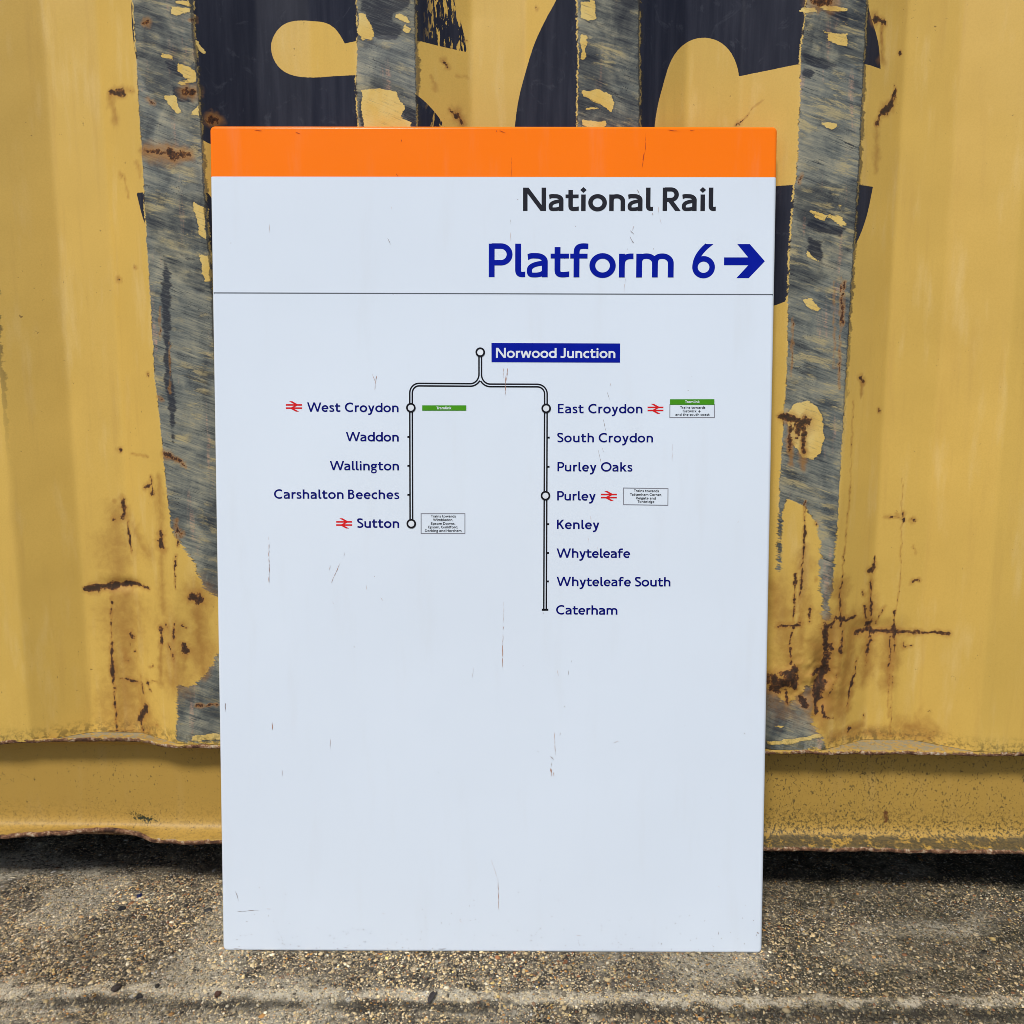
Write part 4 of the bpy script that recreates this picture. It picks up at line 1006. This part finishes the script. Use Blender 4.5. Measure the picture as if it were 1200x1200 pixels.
for q in (('g', 454, 279, 458, 287, 1.1, 0), ('p', 458, 241, 461, 251, .8), ('p', 316, 262, 316, 273, .7, .1), ('p', 309, 285, 309, 296, .7), ('g', 598.5, 257, 598.5, 263, .7, .1), ('p', 598, 272, 598.5, 282, .9), ('p', 590, 225, 588, 240, .6), ('p', 470, 278, 473, 284, .7),
          ('g', 746.5, 222, 750, 229, .9, 0), ('b', 769, 240, 768, 252, 1.0), ('p', 772, 242, 771, 251, 1.2), ('b', 764, 249, 765, 252, 1), ('g', 738.5, 270, 743, 275, .9, .1), ('g', 738, 277, 742, 285, .8), ('g', 736, 288, 735, 293, 1), ('p', 743, 264, 741, 270, .8), ('p', 733, 325, 731, 345, .8), ('p', 748, 252, 747, 262, .7), ('p', 773, 255, 775, 262, .7), ('g', 740, 281, 743, 285, .8, 0),
          ('b', 436.5, 438, 439, 446, .9), ('b', 441.5, 440, 440, 450, .9), ('b', 440, 450, 439, 457, .8), ('p', 435, 436, 435.5, 442, .7), ('b', 590.3, 431, 590, 443, 1.0, .1), ('b', 594.8, 431, 593.5, 446, 1.2, .1), ('b', 592.5, 440, 592, 463, 1.0, .2), ('p', 586, 467, 588, 468, .8),
          ('g', 711.5, 459, 714.8, 469, .7, 0), ('p', 715, 449, 716, 452, 1), ('g', 707, 491, 710, 505, .8, 0), ('g', 701, 527, 704, 541, .9, .1), ('p', 705, 524, 708, 530, .9), ('p', 787.8, 520, 787.6, 541, .7, .3), ('p', 692, 604, 693, 612, .8), ('p', 689, 628, 690, 636, .9),
          ('b', 315, 628, 315.5, 680, .9, .1), ('b', 315.3, 674, 315.5, 690, 1.0, .4), ('b', 388, 683, 399, 659, .8, .05), ('b', 393, 660, 398, 643, 1.0, .4), ('p', 404, 642, 403, 652, .8), ('b', 404, 674, 404.5, 684, 1), ('p', 386, 668, 387, 662, .8), ('b', 394, 685, 393, 697, .9), ('p', 402, 688, 400, 703, .9, .5), ('p', 401, 652, 406, 668, .8, .6), ('p', 428, 680, 430, 692, 1, .5), ('p', 446, 700, 449, 704, 1, .2), ('p', 390, 704, 391, 708, .8),
          ('p', 590.5, 704, 590, 730, .7, .4), ('b', 589.7, 733, 589.3, 748, 1.0, .2), ('b', 589.8, 745, 588.5, 755, 1.3, 0), ('b', 588.8, 755, 589, 772, 1.3, .1), ('b', 589, 770, 588.5, 782, .8, .4), ('p', 636, 717, 637, 719, 1.2, 0), ('g', 671, 748, 670.8, 755, .7), ('g', 671, 760, 669.5, 776, .9, .25), ('g', 666, 785, 666, 791, .7), ('p', 653.5, 785, 654, 792, 1.1, .1), ('p', 653, 792, 652.5, 800, .7), ('p', 555, 782, 553, 795, .6),
          ('b', 650, 858, 650.6, 884, .8, 0), ('g', 656.5, 858, 656, 862, .9, 0), ('g', 645, 886, 649, 890, 1, 0), ('g', 646.5, 894, 646, 898, 1.2, 0), ('b', 645.5, 900, 646, 909, 2.4, 0), ('b', 648.5, 905, 649.5, 909, 1.2, 0), ('p', 649, 905, 648.5, 912, .9), ('p', 719, 870, 725, 868.5, .7, 0), ('g', 630, 880.5, 630.8, 881.5, 1, 0), ('g', 661.5, 827, 662.3, 829, 1, 0),
          ('g', 264, 823, 264.4, 834, 1.0, .2), ('b', 268, 831, 269, 833, 1), ('b', 319, 846, 319.4, 855, 1.2, .3), ('p', 387.2, 861, 387, 878, .8, .3), ('p', 331, 893, 331, 930, .5, .5), ('g', 276, 1044, 280, 1056, .7, .2), ('g', 278, 1068, 303, 1066.3, .8, .25), ('p', 312, 1065, 318, 1065, .8, .1), ('g', 274, 1111.3, 284, 1112, 1, 0), ('p', 575.5, 1007, 583, 1030, .7, .4), ('b', 583.5, 1028, 584.5, 1068, .9, .25), ('g', 555, 1054, 555.8, 1055.5, 1.4, 0), ('p', 538, 1078, 543, 1082, 1, .3), ('g', 513, 1112, 525, 1111.5, 1, .2), ('g', 886.5, 1092, 889, 1094, 1.6, 0), ('g', 841.5, 1091, 841.8, 1095, 1.2, 0), ('p', 842, 1038, 843, 1040, 1), ('p', 325, 902, 341, 904, .5, .6), ('g', 348, 1108, 352, 1108.4, 1, 0), ('g', 403, 1110, 412, 1110.5, .8, .3),
          ('p', 700, 640, 702, 652, .5, .4), ('p', 864, 612, 866, 611, 1, 0), ('g', 872, 859, 873, 860, 1, 0), ('p', 833, 933, 834, 937, .9), ('p', 825, 905, 830, 903, .6), ('p', 437, 880, 441, 884, .6), ('p', 448, 1070, 452, 1071, .7, 0), ('p', 675, 1096, 681, 1096, .7, 0),
          ('o', 298, 152.8, 307, 153.2, 1.1, .1), ('o', 346, 155, 352, 157, .8, .2), ('o', 394, 157, 402, 158, .9, .3), ('o', 581.5, 152.8, 582.5, 155, 1.2, 0), ('o', 585, 153, 593, 156, .9, .1), ('o', 599.6, 184, 599.6, 207, .5, .3), ('o', 783, 152.3, 797, 153.8, .9, .1), ('o', 808, 153, 814, 153, .9, .1), ('o', 757, 155, 756, 178, .8, .3), ('o', 755, 178, 752.5, 196, 1.1, .25), ('o', 785.5, 197, 786, 206, .6, .3), ('o', 470, 163, 470.6, 166, 1, 0), ('o', 464, 203, 466, 206.5, 1.0, 0)):
    scratch(*q)
for k in range(150):                                                    # small chips gathering towards the lower edge
    x = rng.uniform(264, 890); y = 1113 - abs(rng.gauss(0, 26)); 
    scratch('g' if rng.random() < .35 else 'p', x, y, x + rng.uniform(-1, 1.2), y + rng.uniform(.5, 1.3), rng.uniform(.6, 1.5), 0, 2, chips)
c_ = chips.build('chip_marks', I_scuff, sign); c_['kind'] = 'stuff'

# ================================================================== GRIT AND LOOSE BITS ON THE GROUND
ico_bm = bmesh.new(); bmesh.ops.create_icosphere(ico_bm, subdivisions=1, radius=1)
IV = np.array([v.co[:] for v in ico_bm.verts]); IF = np.array([[v.index for v in f.verts] for f in ico_bm.faces]); ico_bm.free()
def stones_mesh(n, xr, yr, rmin, rmax, seed):
    r = np.random.RandomState(seed)
    x = r.uniform(*xr, n); y = r.uniform(*yr, n)
    rad = rmin + (rmax - rmin) * r.rand(n) ** 3.2
    sc = np.stack([rad * r.uniform(.8, 1.5, n), rad * r.uniform(.7, 1.2, n), rad * r.uniform(.35, .65, n)], -1)
    a = r.uniform(0, 2 * np.pi, n); ca, sa = np.cos(a), np.sin(a)
    V = IV[None] * (1 + r.uniform(-.25, .25, (n, len(IV), 1))) * sc[:, None, :]
    tilt = r.uniform(-.5, .5, n)[:, None]
    vx, vy, vz = V[..., 0], V[..., 1], V[..., 2]
    vz2 = vz * np.cos(tilt) + vx * np.sin(tilt); vx = vx * np.cos(tilt) - vz * np.sin(tilt)
    wx = vx * ca[:, None] - vy * sa[:, None]; wy = vx * sa[:, None] + vy * ca[:, None]
    z0 = ground_height(x, y) + sc[:, 2] * r.uniform(-.45, .25, n)
    out = np.stack([wx + x[:, None], wy + y[:, None], vz2 + z0[:, None]], -1).reshape(-1, 3)
    F = (IF[None] + (np.arange(n) * len(IV))[:, None, None]).reshape(-1, 3)
    pal = np.array([(.46, .36, .21), (.56, .45, .28), (.30, .245, .17), (.12, .10, .08), (.030, .027, .025), (.44, .22, .06), (.68, .62, .50), (.26, .11, .05), (.20, .17, .125), (.64, .47, .19)])
    idx = r.choice(len(pal), n, p=[.18, .16, .12, .14, .14, .04, .07, .03, .09, .03])
    patch = np.clip(1 + .38 * fbm(x * 9, y * 16, 91, 3), .45, 1.5)[:, None]
    col = pal[idx] * r.uniform(.7, 1.25, (n, 1)) * patch
    pb = (np.clip(pale_band(x, y) * .8 + pale_patch(x, y) * .5, 0, .85) * r.rand(n))[:, None]
    col = col * (1 - pb) + np.array((.66, .58, .44)) * pb
    gv = (dark_groove(x, y) * .95 * r.rand(n) ** .6)[:, None]
    col = col * (1 - gv) + np.array((.03, .026, .02)) * gv
    col = col * np.array((1.10, 1.04, .90))
    # greener and dirtier to the right of the sign
    moss = np.clip((x - .1) / .4, 0, 1)[:, None] * .95 * r.rand(n, 1)
    col = col * (1 - moss) + np.array((.05, .048, .028)) * moss
    col = np.concatenate([np.clip(col, 0, 1), np.ones((n, 1))], 1)
    return out, F, np.repeat(col, len(IV), 0)
def grit_mat():
    g = G('grit_stone'); p = g.obj(); c = g.attr('stone', 0)
    c = g.mix(g.mul(g.ss(g.noise(p, 700, 3, .7), .4, .7), .35), c, (.10, .085, .065))
    return g.done(c, .8, g.bump(g.noise(p, 1500, 2), .5, .0004), .3)
parts = [stones_mesh(60000, (-.74, .74), (.745, 1.05), .0008, .0023, 1), stones_mesh(2600, (-.74, .74), (.745, 1.04), .0013, .0040, 2)]
V = np.concatenate([q[0] for q in parts]); Fc = np.concatenate([parts[0][1], parts[1][1] + len(parts[0][0])]); Cc = np.concatenate([q[2] for q in parts])
# none under the foot of the sign
grit = from_np('grit', V, Fc, grit_mat(), None, False, {'stone': ('FLOAT_COLOR', Cc)})
grit['kind'] = 'stuff'; grit['label'] = 'fine loose and embedded grit over the concrete ground'; grit['category'] = 'grit'

def solid(name, col, rough=.7):
    g = G(name); p = g.obj()
    return g.done(g.mix(g.ss(g.noise(p, 400, 4, .7), .35, .7), tuple(v * .6 for v in col), col), rough, g.bump(g.noise(p, 600, 3), .6, .0006), .4)
def chip(name, label, cat, px, py, rx, ry, rz, rot, col, seed):
    g0 = ground_pt(px, py); r = np.random.RandomState(seed)
    bm = bmesh.new(); bmesh.ops.create_icosphere(bm, subdivisions=2, radius=1)
    for v in bm.verts:
        n = v.co.normalized(); k = 1 + .22 * math.sin(3.1 * n.x + seed) * math.cos(2.7 * n.y - seed) + .12 * math.sin(6 * n.z + 4 * n.x + seed)
        k *= 1 + r.uniform(-.07, .07)
        v.co = Vector((n.x * rx * k, n.y * ry * k, max(n.z * rz * k, -rz * .7)))
    o = from_bm(name, bm, solid(name + '_surface', col), None, False)
    o.location = (g0.x, g0.y, float(ground_height(np.array([g0.x]), np.array([g0.y]))[0]) + rz * .45); o.rotation_euler = (0, 0, rot)
    o['label'] = label; o['category'] = cat
    return o
chip('stone', 'large dark brown stone at the lower left corner of the picture', 'stone', 136, 1159, .0062, .0046, .0038, .5, (.045, .030, .024), 3)
chip('stone', 'small black stone right of the large dark brown stone', 'stone', 163, 1166, .0044, .0034, .0026, .2, (.020, .018, .017), 5)
chip('stone', 'flat grey stone left of the lower half of the sign', 'stone', 244, 1067, .0058, .0042, .0022, .1, (.055, .052, .047), 8)
chip('stone', 'black pebble near the left edge below the blue fragment', 'stone', 143, 1066, .0055, .0038, .0026, .3, (.018, .016, .016), 12)
chip('stone', 'dark brown pebble below the left part of the sign', 'stone', 255, 1166, .0044, .0036, .0026, 1.0, (.085, .035, .018), 14)
chip('plastic_fragment', 'small dark blue plastic fragment on the ground left of the sign', 'fragment', 163.5, 1051, .0034, .0046, .0018, -.3, (.010, .018, .085), 21)
# dry leaf
def leaf():
    g0 = ground_pt(507, 1170); bm = bmesh.new(); n = 12; rows = []
    for i in range(n + 1):
        t = i / n; w = .0034 * math.sin(math.pi * min(1, t * .93 + .05)) ** .7; x = (t - .5) * .021; z = .0018 * math.sin(math.pi * t)
        rows.append([bm.verts.new((x, k * w, z + abs(k) * w * .55)) for k in (-1, -.5, 0, .5, 1)])
    for a, b in zip(rows, rows[1:]):
        for i in range(4): bm.faces.new((a[i], b[i], b[i + 1], a[i + 1]))
    o = from_bm('dry_leaf', bm, solid('dry_leaf_surface', (.045, .036, .034)), None, True)
    sm = o.modifiers.new('thickness', 'SOLIDIFY'); sm.thickness = .0005
    o.location = (g0.x, g0.y, float(ground_height(np.array([g0.x]), np.array([g0.y]))[0]) + .0014); o.rotation_euler = (0, 0, 1.15)
    o['label'] = 'narrow dark dry leaf on the concrete in front of the sign'; o['category'] = 'leaf'
leaf()
